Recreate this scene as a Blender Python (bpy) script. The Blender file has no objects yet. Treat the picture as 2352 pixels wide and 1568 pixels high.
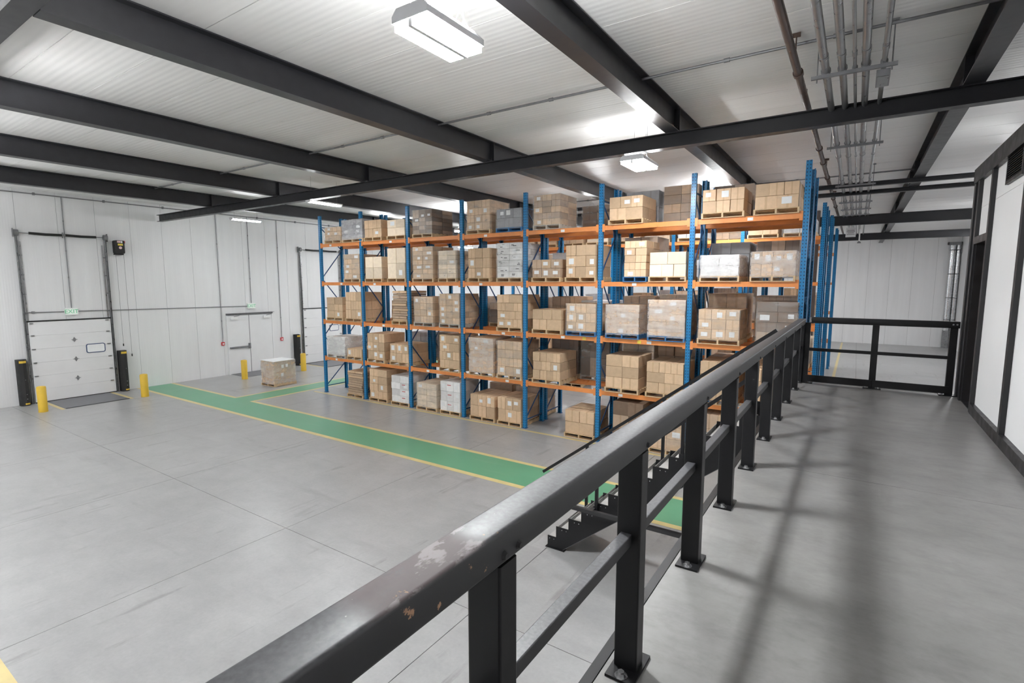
import bpy, math, random
from mathutils import Vector, Matrix, noise
random.seed(7)
# ------------------------------------------------------------------ camera, world, exposure
scene = bpy.context.scene
COL = scene.collection
W_PX, H_PX, F_PX = 2352, 1568, 1183.56
YAW, PITCH = -0.5871, 0.1128
CAM_H = 4.4177
cy_, sy_, cp_, sp_ = math.cos(YAW), math.sin(YAW), math.cos(PITCH), math.sin(PITCH)
fwd = Vector((sy_*cp_, cy_*cp_, -sp_)); rgt = Vector((cy_, -sy_, 0)); upv = rgt.cross(fwd)
cam_data = bpy.data.cameras.new('camera'); cam = bpy.data.objects.new('camera', cam_data); COL.objects.link(cam)
rot = Matrix((rgt, upv, -fwd)).transposed()
cam.matrix_world = Matrix.Translation((0, 0, CAM_H)) @ rot.to_4x4()
cam_data.sensor_width = 36.0; cam_data.lens = 36.0*F_PX/W_PX; cam_data.clip_start = 0.05; cam_data.clip_end = 200
scene.camera = cam
world = bpy.data.worlds.new('world'); scene.world = world; world.use_nodes = True
world.node_tree.nodes['Background'].inputs[0].default_value = (0.8, 0.85, 0.9, 1)
world.node_tree.nodes['Background'].inputs[1].default_value = 0.15
vs = scene.view_settings
vs.view_transform = 'Standard'; vs.look = 'None'; vs.gamma = 1.0; vs.use_curve_mapping = False
vs.exposure = 0.55
LAMP, KEY, UP = 82.0, 310.0, 75.0      # emission: ordinary lamp lenses, the two brighter lamps by the rail, uplight slots
try:
    scene.cycles.max_bounces = 10; scene.cycles.diffuse_bounces = 7; scene.cycles.glossy_bounces = 4
    scene.cycles.transparent_max_bounces = 10; scene.cycles.sample_clamp_indirect = 6.0
    scene.cycles.caustics_reflective = False; scene.cycles.caustics_refractive = False
except Exception: pass

# ------------------------------------------------------------------ layout (metres)
XW, XR, YB, YF, ZC = -25.05, 5.7, -9.0, 46.0, 7.74      # dock wall, right wall, back wall, far wall, ceiling
ZM = 2.718                                              # mezzanine floor
RX0, RP, NB = -17.81, 2.4, 7                            # rack: first upright, bay pitch, bays
LV = [1.41, 2.886, 4.39, 5.877]                         # rack beam centres
RTOP = 7.037
SURF = [0.0] + [z+0.06 for z in LV]

# ------------------------------------------------------------------ node helpers
MATS = {}
def new_mat(name):
    m = bpy.data.materials.new(name); m.use_nodes = True
    nt = m.node_tree
    return m, nt, nt.nodes['Principled BSDF']
def nd(nt, typ, ins=None, **props):
    n = nt.nodes.new(typ)
    for k, v in props.items(): setattr(n, k, v)
    for k, v in (ins or {}).items():
        if isinstance(v, bpy.types.NodeSocket): nt.links.new(v, n.inputs[k])
        else: n.inputs[k].default_value = v
    return n
def mth(nt, op, a, b=None, c=None):
    n = nt.nodes.new('ShaderNodeMath'); n.operation = op
    for i, v in enumerate((a, b, c)):
        if v is None: continue
        if isinstance(v, bpy.types.NodeSocket): nt.links.new(v, n.inputs[i])
        else: n.inputs[i].default_value = v
    return n.outputs[0]
def mixc(nt, fac, a, b, mode='MIX'):
    n = nt.nodes.new('ShaderNodeMix'); n.data_type = 'RGBA'; n.blend_type = mode
    for i, v in ((0, fac), (6, a), (7, b)):
        if isinstance(v, bpy.types.NodeSocket): nt.links.new(v, n.inputs[i])
        else: n.inputs[i].default_value = v if i == 0 else (*v, 1) if len(v) == 3 else v
    return n.outputs[2]
def ramp(nt, fac, pts):
    n = nt.nodes.new('ShaderNodeValToRGB'); nt.links.new(fac, n.inputs[0])
    el = n.color_ramp.elements
    while len(el) < len(pts): el.new(0.5)
    for e, (p, c) in zip(el, pts):
        e.position = p; e.color = (c, c, c, 1) if not isinstance(c, tuple) else (*c, 1)
    return n.outputs[0]
def pos(nt, scale=(1, 1, 1), obj=False):
    if obj: s = nd(nt, 'ShaderNodeTexCoord').outputs['Object']
    else: s = nd(nt, 'ShaderNodeNewGeometry').outputs['Position']
    return nd(nt, 'ShaderNodeMapping', {'Vector': s, 'Scale': scale}).outputs[0]
def noi(nt, vec, scale, detail=4, rough=0.55):
    return nd(nt, 'ShaderNodeTexNoise', {'Vector': vec, 'Scale': scale, 'Detail': detail, 'Roughness': rough}).outputs['Fac']
def bump(nt, bsdf, h, strength, dist=0.01):
    b = nd(nt, 'ShaderNodeBump', {'Height': h, 'Strength': strength, 'Distance': dist})
    nt.links.new(b.outputs[0], bsdf.inputs['Normal'])
def setc(nt, bsdf, c): nt.links.new(c, bsdf.inputs['Base Color'])
def plain(name, col, rough=0.5, metal=0.0, var=0.12, scale=6.0, spec=0.5, rvar=0.1):
    m, nt, b = new_mat(name)
    n = noi(nt, pos(nt), scale, 5)
    d = tuple(c*(1-var) for c in col); l = tuple(min(1, c*(1+var)) for c in col)
    setc(nt, b, ramp(nt, n, [(0.3, d), (0.7, l)]))
    nt.links.new(ramp(nt, n, [(0.3, max(0, rough-rvar)), (0.7, min(1, rough+rvar))]), b.inputs['Roughness'])
    b.inputs['Metallic'].default_value = metal
    b.inputs['Specular IOR Level'].default_value = spec
    MATS[name] = m
    return m

def concrete(name, base, mot=1.0, blo=0.3, r0=0.285, r1=0.34):
    m, nt, b = new_mat(name)
    big = noi(nt, pos(nt), 0.22, 6, 0.6)
    mid = noi(nt, pos(nt), 1.3, 7, 0.65)
    fine = noi(nt, pos(nt), 22, 4, 0.6)
    strk = noi(nt, pos(nt, (0.25, 1.6, 1)), 1.1, 6, 0.6)
    strk2 = noi(nt, pos(nt, (4.2, 0.42, 1)), 1.0, 6, 0.62)
    c = ramp(nt, big, [(0.3, tuple(x*0.90 for x in base)), (0.72, tuple(min(1, x*1.07) for x in base))])
    c = mixc(nt, 1.0, c, ramp(nt, mid, [(0.25, 1-0.20*mot), (0.75, 1+0.10*mot)]), 'MULTIPLY')
    c = mixc(nt, 1.0, c, ramp(nt, fine, [(0.2, 0.93), (0.8, 1.05)]), 'MULTIPLY')
    sc = mth(nt, 'MULTIPLY', ramp(nt, strk, [(0.57, 0.0), (0.70, 1.0)]), ramp(nt, mid, [(0.42, 0.0), (0.60, 1.0)]))
    c = mixc(nt, mth(nt, 'MULTIPLY', sc, 0.5), c, (0.20, 0.19, 0.19))
    sc2 = mth(nt, 'MULTIPLY', ramp(nt, strk2, [(0.58, 0.0), (0.66, 1.0)]), ramp(nt, mid, [(0.47, 0.0), (0.56, 1.0)]))
    c = mixc(nt, mth(nt, 'MULTIPLY', sc2, 0.5), c, (0.2, 0.19, 0.185))
    spk = nd(nt, 'ShaderNodeTexVoronoi', {'Vector': pos(nt), 'Scale': 2.1})
    sp = mth(nt, 'MULTIPLY', mth(nt, 'LESS_THAN', spk.outputs['Distance'], 0.018), mth(nt, 'GREATER_THAN', big, 0.5))
    c = mixc(nt, mth(nt, 'MULTIPLY', sp, 0.8), c, (0.05, 0.045, 0.04))
    blot = noi(nt, pos(nt, (1.0, 1.9, 1)), 3.4, 8, 0.68)
    c = mixc(nt, 1.0, c, ramp(nt, blot, [(0.32, 1-0.17*blo), (0.52, 1.0), (0.72, 1+0.07*blo)]), 'MULTIPLY')
    setc(nt, b, c)
    nt.links.new(ramp(nt, mth(nt, 'ADD', mth(nt, 'MULTIPLY', mid, 0.6), mth(nt, 'MULTIPLY', strk, 0.4)), [(0.3, r0), (0.7, r1)]), b.inputs['Roughness'])
    b.inputs['Specular IOR Level'].default_value = 0.5
    bump(nt, b, fine, 0.04, 0.003)
    MATS[name] = m
concrete('concrete_floor', (0.385, 0.384, 0.383), 0.8)
concrete('concrete_mezzanine', (0.236, 0.230, 0.225), 1.4, 1.1, 0.29, 0.42)

def ribbed(name, base, axis, period, strength, rough, streak):
    m, nt, b = new_mat(name)
    sep = nd(nt, 'ShaderNodeSeparateXYZ', {0: pos(nt)}).outputs[axis]
    w = mth(nt, 'SINE', mth(nt, 'MULTIPLY', sep, 2*math.pi/period))
    s = [1, 1, 1]
    for i in range(3): s[i] = 0.12 if (i != axis) else 2.2
    st = noi(nt, pos(nt, tuple(s)), streak, 5, 0.6)
    lg = noi(nt, pos(nt), 0.3, 3)
    c = ramp(nt, st, [(0.25, tuple(x*0.95 for x in base)), (0.75, tuple(min(1, x*1.03) for x in base))])
    c = mixc(nt, 1.0, c, ramp(nt, lg, [(0.3, 0.97), (0.7, 1.02)]), 'MULTIPLY')
    setc(nt, b, c)
    nt.links.new(ramp(nt, st, [(0.3, rough-0.06), (0.7, rough+0.08)]), b.inputs['Roughness'])
    h = mth(nt, 'ADD', mth(nt, 'MULTIPLY', w, 0.5), mth(nt, 'MULTIPLY', st, 1.2))
    bump(nt, b, h, strength, 0.006)
    MATS[name] = m
ribbed('ceiling_panel', (0.88, 0.87, 0.86), 1, 0.11, 0.30, 0.37, 2.0)
ribbed('wall_panel_white', (0.81, 0.81, 0.815), 1, 0.075, 0.22, 0.42, 1.5)
ribbed('wall_panel_far', (0.88, 0.88, 0.885), 0, 0.09, 0.22, 0.42, 1.5)
plain('joint_dark', (0.10, 0.098, 0.095), 0.8)
plain('seam_grey', (0.55, 0.55, 0.55), 0.7)
plain('girder_paint', (0.022, 0.022, 0.026), 0.36, var=0.15, spec=0.55, rvar=0.04)
plain('crossbeam_paint', (0.016, 0.016, 0.019), 0.40, var=0.15, spec=0.4)
plain('black_paint', (0.006, 0.006, 0.007), 0.42, var=0.2, rvar=0.06, spec=0.35)
plain('black_trim', (0.016, 0.0155, 0.017), 0.42, var=0.15)
plain('office_white', (0.91, 0.91, 0.915), 0.5, var=0.02, scale=1.0)
plain('galvanised', (0.30, 0.305, 0.31), 0.34, 0.85, var=0.18, scale=9)
plain('galvanised_dull', (0.24, 0.24, 0.25), 0.5, 0.6, var=0.18, scale=9)
plain('sprinkler_brown', (0.085, 0.055, 0.045), 0.35, 0.3, var=0.25)
plain('lamp_housing', (0.82, 0.83, 0.85), 0.4, var=0.02)
plain('door_white', (0.81, 0.81, 0.815), 0.42, var=0.02, scale=2)
plain('rubber_black', (0.012, 0.012, 0.012), 0.6, var=0.2)
plain('safety_yellow', (0.72, 0.47, 0.045), 0.42, var=0.06, scale=4)
plain('line_yellow', (0.68, 0.55, 0.25), 0.38, var=0.10, scale=3)
plain('leveler_steel', (0.20, 0.20, 0.215), 0.5, 0.3, var=0.2, scale=3)
plain('red_plastic', (0.55, 0.02, 0.03), 0.4)
plain('white_plastic', (0.85, 0.85, 0.84), 0.35, var=0.02)
plain('pink_sticker', (0.78, 0.55, 0.55), 0.5)
plain('green_letters', (0.14, 0.55, 0.30), 0.4, var=0.05)
plain('grey_print', (0.28, 0.28, 0.29), 0.6)
plain('window_pane', (0.88, 0.89, 0.90), 0.12, var=0.02)
plain('navy_frame', (0.05, 0.08, 0.17), 0.4)
plain('wood_door', (0.36, 0.20, 0.11), 0.4, var=0.2)
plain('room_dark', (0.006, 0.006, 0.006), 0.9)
plain('stair_tread', (0.44, 0.43, 0.42), 0.5, var=0.15)
plain('rack_orange', (0.76, 0.27, 0.075), 0.36, var=0.10, scale=3)
plain('rack_strut', (0.022, 0.075, 0.20), 0.42, var=0.2)
plain('label_paper', (0.84, 0.85, 0.86), 0.5, var=0.03)
plain('label_yellow', (0.80, 0.62, 0.08), 0.5)
plain('print_red', (0.50, 0.08, 0.08), 0.6)
plain('column_grey', (0.12, 0.10, 0.095), 0.5)
plain('duct_foil', (0.72, 0.73, 0.75), 0.22, 0.8, var=0.15, scale=14)
plain('bolt_steel', (0.45, 0.45, 0.46), 0.3, 0.9)
plain('pallet_wood', (0.62, 0.45, 0.27), 0.65, var=0.18, scale=9)
plain('pallet_blue', (0.04, 0.16, 0.36), 0.6, var=0.2, scale=9)
plain('pallet_grey', (0.50, 0.45, 0.39), 0.7, var=0.2, scale=9)

def green_walk():
    m, nt, b = new_mat('green_walkway')
    n = noi(nt, pos(nt), 0.8, 6, 0.6); s = noi(nt, pos(nt, (0.25, 2.5, 1)), 1.5, 6)
    c = ramp(nt, n, [(0.3, (0.115, 0.33, 0.19)), (0.75, (0.15, 0.39, 0.235))])
    c = mixc(nt, ramp(nt, s, [(0.6, 0.0), (0.75, 0.22)]), c, (0.28, 0.42, 0.32))
    setc(nt, b, c)
    nt.links.new(ramp(nt, n, [(0.3, 0.29), (0.7, 0.40)]), b.inputs['Roughness'])
    MATS['green_walkway'] = m
green_walk()

def carton_mat(name, col, tape=True):
    m, nt, b = new_mat(name)
    oi = nd(nt, 'ShaderNodeObjectInfo').outputs['Random']
    tc = nd(nt, 'ShaderNodeTexCoord')
    g = nd(nt, 'ShaderNodeSeparateXYZ', {0: tc.outputs['Generated']})
    n = noi(nt, pos(nt), 9, 5)
    c = mixc(nt, oi, tuple(x*0.82 for x in col), tuple(min(1, x*1.22) for x in col))
    c = mixc(nt, 1.0, c, ramp(nt, n, [(0.25, 0.90), (0.75, 1.07)]), 'MULTIPLY')
    if tape:
        band = mth(nt, 'LESS_THAN', mth(nt, 'ABSOLUTE', mth(nt, 'SUBTRACT', g.outputs[0], 0.5)), 0.055)
        on = mth(nt, 'MULTIPLY', band, mth(nt, 'GREATER_THAN', oi, 0.45))
        c = mixc(nt, mth(nt, 'MULTIPLY', on, 0.45), c, (col[0]*0.72, col[1]*0.62, col[2]*0.5))
    setc(nt, b, c); b.inputs['Roughness'].default_value = 0.62
    b.inputs['Specular IOR Level'].default_value = 0.3
    MATS[name] = m
carton_mat('carton_t', (0.65, 0.465, 0.305)); carton_mat('carton_c', (0.78, 0.65, 0.50), False)
carton_mat('carton_m', (0.47, 0.345, 0.25)); carton_mat('carton_b', (0.20, 0.135, 0.095))
carton_mat('carton_w', (0.76, 0.75, 0.745), False); carton_mat('carton_g', (0.33, 0.335, 0.36))
carton_mat('carton_f', (0.46, 0.34, 0.24), False)

def wrap_mat(name, lo, hi, tint):
    m, nt, b = new_mat(name)
    b.inputs['Base Color'].default_value = (*tint, 1); b.inputs['Roughness'].default_value = 0.30
    out = nt.nodes['Material Output']
    tr = nd(nt, 'ShaderNodeBsdfTransparent')
    s = noi(nt, pos(nt, (1.0, 1.0, 3.2)), 2.2, 5, 0.6)
    d = noi(nt, pos(nt, (3.0, 3.0, 1.2)), 3.0, 5, 0.6)
    f = ramp(nt, mth(nt, 'ADD', mth(nt, 'MULTIPLY', s, 0.7), mth(nt, 'MULTIPLY', d, 0.3)), [(0.38, lo), (0.64, hi)])
    mx = nd(nt, 'ShaderNodeMixShader', {0: f}); nt.links.new(tr.outputs[0], mx.inputs[1]); nt.links.new(b.outputs[0], mx.inputs[2])
    nt.links.new(mx.outputs[0], out.inputs[0])
    bump(nt, b, s, 0.6, 0.03)
    MATS[name] = m
wrap_mat('film_1', 0.05, 0.30, (0.80, 0.79, 0.78)); wrap_mat('film_2', 0.20, 0.52, (0.80, 0.78, 0.79))

def upright_mat():
    m, nt, b = new_mat('rack_blue')
    o = nd(nt, 'ShaderNodeTexCoord').outputs['Object']
    sx = nd(nt, 'ShaderNodeSeparateXYZ', {0: o})
    x, y, z = sx.outputs
    zz = mth(nt, 'MODULO', mth(nt, 'ADD', z, 20.0), 0.076)
    zin = mth(nt, 'LESS_THAN', mth(nt, 'ABSOLUTE', mth(nt, 'SUBTRACT', zz, 0.038)), 0.013)
    fx = mth(nt, 'LESS_THAN', mth(nt, 'ABSOLUTE', mth(nt, 'SUBTRACT', mth(nt, 'ABSOLUTE', x), 0.030)), 0.009)
    fy = mth(nt, 'MULTIPLY', mth(nt, 'LESS_THAN', mth(nt, 'ABSOLUTE', y), 0.010), mth(nt, 'GREATER_THAN', mth(nt, 'ABSOLUTE', x), 0.05))
    hole = mth(nt, 'MULTIPLY', zin, mth(nt, 'MAXIMUM', fx, fy))
    n = noi(nt, pos(nt), 5, 4)
    c = ramp(nt, n, [(0.3, (0.007, 0.165, 0.39)), (0.7, (0.012, 0.21, 0.46))])
    c = mixc(nt, hole, c, (0.006, 0.012, 0.03))
    setc(nt, b, c); b.inputs['Roughness'].default_value = 0.34
    MATS['rack_blue'] = m
upright_mat()

def rail_mat():
    m, nt, b = new_mat('rail_worn_paint')
    ge = nd(nt, 'ShaderNodeNewGeometry'); P = ge.outputs['Position']
    sp = nd(nt, 'ShaderNodeSeparateXYZ', {0: P}); nz = nd(nt, 'ShaderNodeSeparateXYZ', {0: ge.outputs['Normal']}).outputs[2]
    top = ramp(nt, nz, [(0.35, 0.0), (0.8, 1.0)])
    y = sp.outputs[1]
    n1 = noi(nt, pos(nt, (7, 3.2, 4)), 1.7, 6, 0.62); n2 = noi(nt, pos(nt), 26, 5, 0.6); n3 = noi(nt, pos(nt), 70, 3)
    def zone(y0, y1, soft):
        return mth(nt, 'MULTIPLY', nd(nt, 'ShaderNodeMapRange', {0: y, 1: y0, 2: y0+soft}).outputs[0], nd(nt, 'ShaderNodeMapRange', {0: y, 1: y1, 2: y1-soft}).outputs[0])
    z1 = zone(0.56, 0.95, 0.06)
    patch = mth(nt, 'MULTIPLY', mth(nt, 'MULTIPLY', z1, ramp(nt, n1, [(0.36, 0.0), (0.44, 1.0)])), top)
    pale = mth(nt, 'MULTIPLY', mth(nt, 'MULTIPLY', zone(0.60, 0.98, 0.05), ramp(nt, n1, [(0.54, 0.0), (0.57, 1.0)])), top)
    chips = mth(nt, 'MULTIPLY', zone(0.62, 1.0, 0.05), mth(nt, 'MULTIPLY', ramp(nt, n2, [(0.63, 0.0), (0.66, 1.0)]), mth(nt, 'GREATER_THAN', sp.outputs[0], -0.718)))
    specks = mth(nt, 'MULTIPLY', zone(0.2, 2.2, 0.4), mth(nt, 'MULTIPLY', ramp(nt, n2, [(0.70, 0.0), (0.73, 0.8)]), top))
    dust_sheen = mth(nt, 'MULTIPLY', top, ramp(nt, n3, [(0.35, 0.06), (0.75, 0.18)]))  # dust plus sheen, both put into the colour of upward faces
    c = mixc(nt, dust_sheen, (0.014, 0.014, 0.016), (0.36, 0.36, 0.39))
    c = mixc(nt, mth(nt, 'MULTIPLY', patch, 0.85), c, (0.12, 0.09, 0.09))
    c = mixc(nt, mth(nt, 'MULTIPLY', pale, 0.7), c, (0.34, 0.31, 0.31))
    c = mixc(nt, chips, c, (0.42, 0.24, 0.14)); c = mixc(nt, specks, c, (0.55, 0.52, 0.50))
    setc(nt, b, c)
    nt.links.new(mth(nt, 'ADD', 0.46, mth(nt, 'MULTIPLY', patch, 0.25)), b.inputs['Roughness'])
    b.inputs['Specular IOR Level'].default_value = 0.6
    MATS['rail_worn_paint'] = m
rail_mat()
def lamp_mat():
    m, nt, b = new_mat('lamp_diffuser')
    b.inputs['Base Color'].default_value = (0.9, 0.9, 0.9, 1)
    b.inputs['Emission Color'].default_value = (0.965, 0.985, 1.0, 1); b.inputs['Emission Strength'].default_value = LAMP
    MATS['lamp_diffuser'] = m
    m, nt, b = new_mat('lamp_bright')
    b.inputs['Emission Color'].default_value = (0.965, 0.985, 1.0, 1); b.inputs['Emission Strength'].default_value = KEY
    MATS['lamp_bright'] = m
    for nm, st_ in (('lamp_medium', KEY*0.40), ('lamp_uplight_soft', UP*0.38), ('lamp_uplight_strong', UP*4.2)):
        m, nt, b = new_mat(nm)
        b.inputs['Emission Color'].default_value = (0.965, 0.985, 1.0, 1); b.inputs['Emission Strength'].default_value = st_
        MATS[nm] = m
    m, nt, b = new_mat('lamp_uplight_bright')
    b.inputs['Emission Color'].default_value = (0.965, 0.985, 1.0, 1); b.inputs['Emission Strength'].default_value = UP*2.3
    MATS['lamp_uplight_bright'] = m
    m, nt, b = new_mat('lamp_uplight')
    b.inputs['Emission Color'].default_value = (0.965, 0.985, 1.0, 1); b.inputs['Emission Strength'].default_value = UP
    MATS['lamp_uplight'] = m
    m, nt, b = new_mat('exit_face')
    b.inputs['Base Color'].default_value = (0.8, 0.85, 0.8, 1)
    b.inputs['Emission Color'].default_value = (0.75, 0.95, 0.8, 1); b.inputs['Emission Strength'].default_value = 0.12
    MATS['exit_face'] = m
lamp_mat()

# ------------------------------------------------------------------ mesh helpers
class MB:
    def __init__(s): s.v = []; s.f = []
    def box(s, x0, x1, y0, y1, z0, z1):
        n = len(s.v)
        s.v += [(x, y, z) for z in (z0, z1) for y in (y0, y1) for x in (x0, x1)]
        for q in ((0, 2, 3, 1), (4, 5, 7, 6), (0, 1, 5, 4), (2, 6, 7, 3), (0, 4, 6, 2), (1, 3, 7, 5)): s.f.append(tuple(n+i for i in q))
        return s
    def prism(s, poly, axis, a, b):
        n = len(s.v); k = len(poly)
        def P(u, v, t): return (t, u, v) if axis == 0 else (u, t, v) if axis == 1 else (u, v, t)
        for t in (a, b): s.v += [P(u, v, t) for u, v in poly]
        for i in range(k): j = (i+1) % k; s.f.append((n+i, n+j, n+k+j, n+k+i))
        s.f.append(tuple(n+i for i in range(k))[::-1]); s.f.append(tuple(n+k+i for i in range(k)))
        return s
    def tube(s, p0, p1, r, n=10, r1=None):
        p0, p1 = Vector(p0), Vector(p1); d = (p1-p0).normalized()
        a = d.orthogonal().normalized(); b = d.cross(a); k = len(s.v); r1 = r if r1 is None else r1
        for p, rr in ((p0, r), (p1, r1)):
            for i in range(n):
                t = 2*math.pi*i/n; s.v.append(tuple(p + (a*math.cos(t)+b*math.sin(t))*rr))
        for i in range(n): j = (i+1) % n; s.f.append((k+i, k+j, k+n+j, k+n+i))
        s.f.append(tuple(k+i for i in range(n))[::-1]); s.f.append(tuple(k+n+i for i in range(n)))
        return s
    def bar(s, p0, p1, w, h):                      # rectangular bar between two points
        p0, p1 = Vector(p0), Vector(p1); d = (p1-p0).normalized()
        a = d.cross(Vector((0, 0, 1)))
        a = Vector((1, 0, 0)) if a.length < 1e-4 else a.normalized()
        b = a.cross(d).normalized(); k = len(s.v)
        for p in (p0, p1):
            for u, v in ((-1, -1), (1, -1), (1, 1), (-1, 1)): s.v.append(tuple(p + a*u*w/2 + b*v*h/2))
        for i in range(4): j = (i+1) % 4; s.f.append((k+i, k+j, k+4+j, k+4+i))
        s.f.append((k+3, k+2, k+1, k)); s.f.append((k+4, k+5, k+6, k+7))
        return s
def rrect(u0, u1, v0, v1, r, seg=3):
    pts = []
    for cu, cv, a0 in ((u1-r, v1-r, 0), (u0+r, v1-r, 90), (u0+r, v0+r, 180), (u1-r, v0+r, 270)):
        for i in range(seg+1):
            a = math.radians(a0+90*i/seg); pts.append((cu+r*math.cos(a), cv+r*math.sin(a)))
    return pts
WL = {}
def wl(o): return WL.get(o.name, Vector((0, 0, 0))) if o else Vector((0, 0, 0))
def fixnormals(me):
    import bmesh
    bm = bmesh.new(); bm.from_mesh(me); bmesh.ops.recalc_face_normals(bm, faces=bm.faces); bm.to_mesh(me); bm.free()
def tag(o, label=None, cat=None, group=None, kind=None):
    if label: o['label'] = label
    if cat: o['category'] = cat
    if group: o['group'] = group
    if kind: o['kind'] = kind
    return o
def empty(name, loc, label=None, cat=None, group=None, kind=None, parent=None):
    o = bpy.data.objects.new(name, None); COL.objects.link(o); o.empty_display_size = 0.1
    o.location = Vector(loc)-wl(parent); WL[o.name] = Vector(loc)
    if parent: o.parent = parent
    return tag(o, label, cat, group, kind)
def make(name, mb, mat, parent=None, smooth=False, base=False):
    vs_ = mb.v
    lo = Vector([min(v[i] for v in vs_) for i in range(3)]); hi = Vector([max(v[i] for v in vs_) for i in range(3)])
    c = (lo+hi)/2
    if base: c.z = lo.z
    me = bpy.data.meshes.new(name)
    me.from_pydata([(v[0]-c.x, v[1]-c.y, v[2]-c.z) for v in vs_], [], mb.f)
    fixnormals(me)
    if smooth:
        for p in me.polygons: p.use_smooth = True
        try: me.set_sharp_from_angle(angle=math.radians(35))
        except Exception: pass
    me.materials.append(MATS[mat])
    o = bpy.data.objects.new(name, me); COL.objects.link(o)
    o.location = c-wl(parent); WL[o.name] = c
    if parent: o.parent = parent
    return o
def inst(name, me, loc, parent=None, scale=(1, 1, 1), rotz=0.0):
    o = bpy.data.objects.new(name, me); COL.objects.link(o)
    o.location = Vector(loc)-wl(parent); WL[o.name] = Vector(loc); o.scale = scale; o.rotation_euler.z = rotz
    if parent: o.parent = parent
    return o
def text_mesh(name, body, size, mat, loc, rot, parent=None, ext=0.004, align='CENTER'):
    cu = bpy.data.curves.new(name, 'FONT'); cu.body = body; cu.size = size; cu.extrude = ext; cu.align_x = align; cu.align_y = 'CENTER'
    to = bpy.data.objects.new(name+'_tmp', cu); COL.objects.link(to)
    bpy.context.view_layer.update()
    me = bpy.data.meshes.new_from_object(to.evaluated_get(bpy.context.evaluated_depsgraph_get()))
    bpy.data.objects.remove(to); bpy.data.curves.remove(cu)
    me.name = name; me.materials.clear(); me.materials.append(MATS[mat])
    o = bpy.data.objects.new(name, me); COL.objects.link(o)
    o.location = Vector(loc)-wl(parent); o.rotation_euler = rot; WL[o.name] = Vector(loc)
    if parent: o.parent = parent
    return o
B = lambda *a: MB().box(*a)
# ------------------------------------------------------------------ the room
def lab_s(o, label, cat): return tag(o, label, cat, kind='structure')
# floor: slabs with sawn joints over a dark bed
fl = lab_s(make('floor', B(XW-0.2, XR+0.2, YB-0.2, YF+0.2, -0.3, -0.02), 'joint_dark'), 'grey polished concrete warehouse floor with sawn joints', 'floor')
xs = [XW]+[-8.36+4.295*k for k in range(-3, 4)]; xs = sorted(x for x in xs if XW <= x < XR-0.3)+[XR]
ys = [YB]+[5.15+4.3*k for k in range(-3, 10)]; ys = sorted(y for y in ys if YB <= y < YF-0.3)+[YF]
for i in range(len(xs)-1):
    for j in range(len(ys)-1):
        make('floor_slab', B(xs[i]+0.005, xs[i+1]-0.005, ys[j]+0.005, ys[j+1]-0.005, -0.02, 0.0), 'concrete_floor', fl)
# dock wall on the left
w1 = lab_s(make('wall_left', B(XW-0.2, XW-0.02, YB, YF, 0, ZC), 'seam_grey'), 'white ribbed panel wall with dock doors, on the left', 'wall')
py = [5.77+1.165*k for k in range(-13, 36)]
for k in range(len(py)-1):
    a, b = max(py[k], YB), min(py[k+1], YF)
    if b-a > 0.05: make('wall_panel', B(XW-0.02, XW, a+0.006, b-0.006, 0, ZC), 'wall_panel_white', w1)
w2 = lab_s(make('wall_far', B(XW, XR, YF+0.02, YF+0.2, 0, ZC), 'seam_grey'), 'white panel wall at the far end beyond the racks', 'wall')
px_ = [-0.68+1.29*k for k in range(-19, 6)]
for k in range(len(px_)-1):
    a, b = max(px_[k], XW), min(px_[k+1], XR)
    if b-a > 0.05: make('wall_panel', B(a+0.008, b-0.008, YF, YF+0.02, 0, ZC), 'wall_panel_far', w2)
lab_s(make('wall_right', B(XR, XR+0.2, YB, YF, 0, ZC), 'wall_panel_white'), 'white side wall beyond the office cabin', 'wall')
lab_s(make('wall_back', B(XW, XR, YB-0.2, YB, 0, ZC), 'wall_panel_far'), 'white panel wall behind the mezzanine', 'wall')
ce = lab_s(make('ceiling', B(XW-0.2, XR+0.2, YB-0.2, YF+0.2, ZC+0.03, ZC+0.2), 'seam_grey'), 'off-white ribbed panel ceiling above dark girders', 'ceiling')
cyl = [2.81+0.95*k for k in range(-13, 47)]
for k in range(len(cyl)-1):
    a, b = max(cyl[k], YB), min(cyl[k+1], YF)
    if b-a > 0.05: make('ceiling_panel', B(XW, XR, a+0.006, b-0.006, ZC, ZC+0.03), 'ceiling_panel', ce)
# wall-head conduit run on dock wall
o = empty('wall_conduit', (XW+0.05, 15, 7.6), 'thin dark conduit running along the top of the dock wall', 'conduit')
make('pipe', MB().tube((XW+0.05, YB+0.1, 7.62), (XW+0.05, 40, 7.62), 0.02, 8), 'galvanised_dull', o)
for k in range(14): make('clamp', B(XW, XW+0.08, 4.2+2.1*k, 4.26+2.1*k, 7.58, 7.67), 'galvanised_dull', o)

# mezzanine
mz = lab_s(make('mezzanine_floor', B(-0.86, XR, YB, 10.2, 2.40, 2.698), 'joint_dark'), 'grey concrete mezzanine deck beside the black railing', 'mezzanine')
for a, b in ((YB, 0.95), (0.95, 5.25), (5.25, 10.2)):
    make('deck_slab', B(-0.835, XR-0.01, a+0.002, b-0.002, 2.698, ZM), 'concrete_mezzanine', mz)
make('edge_channel', B(-0.885, -0.838, YB, 10.2, 2.36, ZM+0.004), 'black_paint', mz)
make('edge_channel', B(-0.885, 1.4, 10.202, 10.24, 2.36, ZM+0.004), 'black_paint', mz)
for y in (-4.0, 0.9, 5.4, 9.9): make('support_column', B(0.1, 0.25, y-0.075, y+0.075, 0, 2.40), 'black_paint', mz)

# ------------------------------------------------------------------ floor paint
def paint(name, rects, mat, label, cat='floor marking', z=0.003):
    mb = MB()
    for r in rects: mb.box(r[0], r[1], r[2], r[3], 0.0, z)
    return tag(make(name, mb, mat), label, cat)
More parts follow.
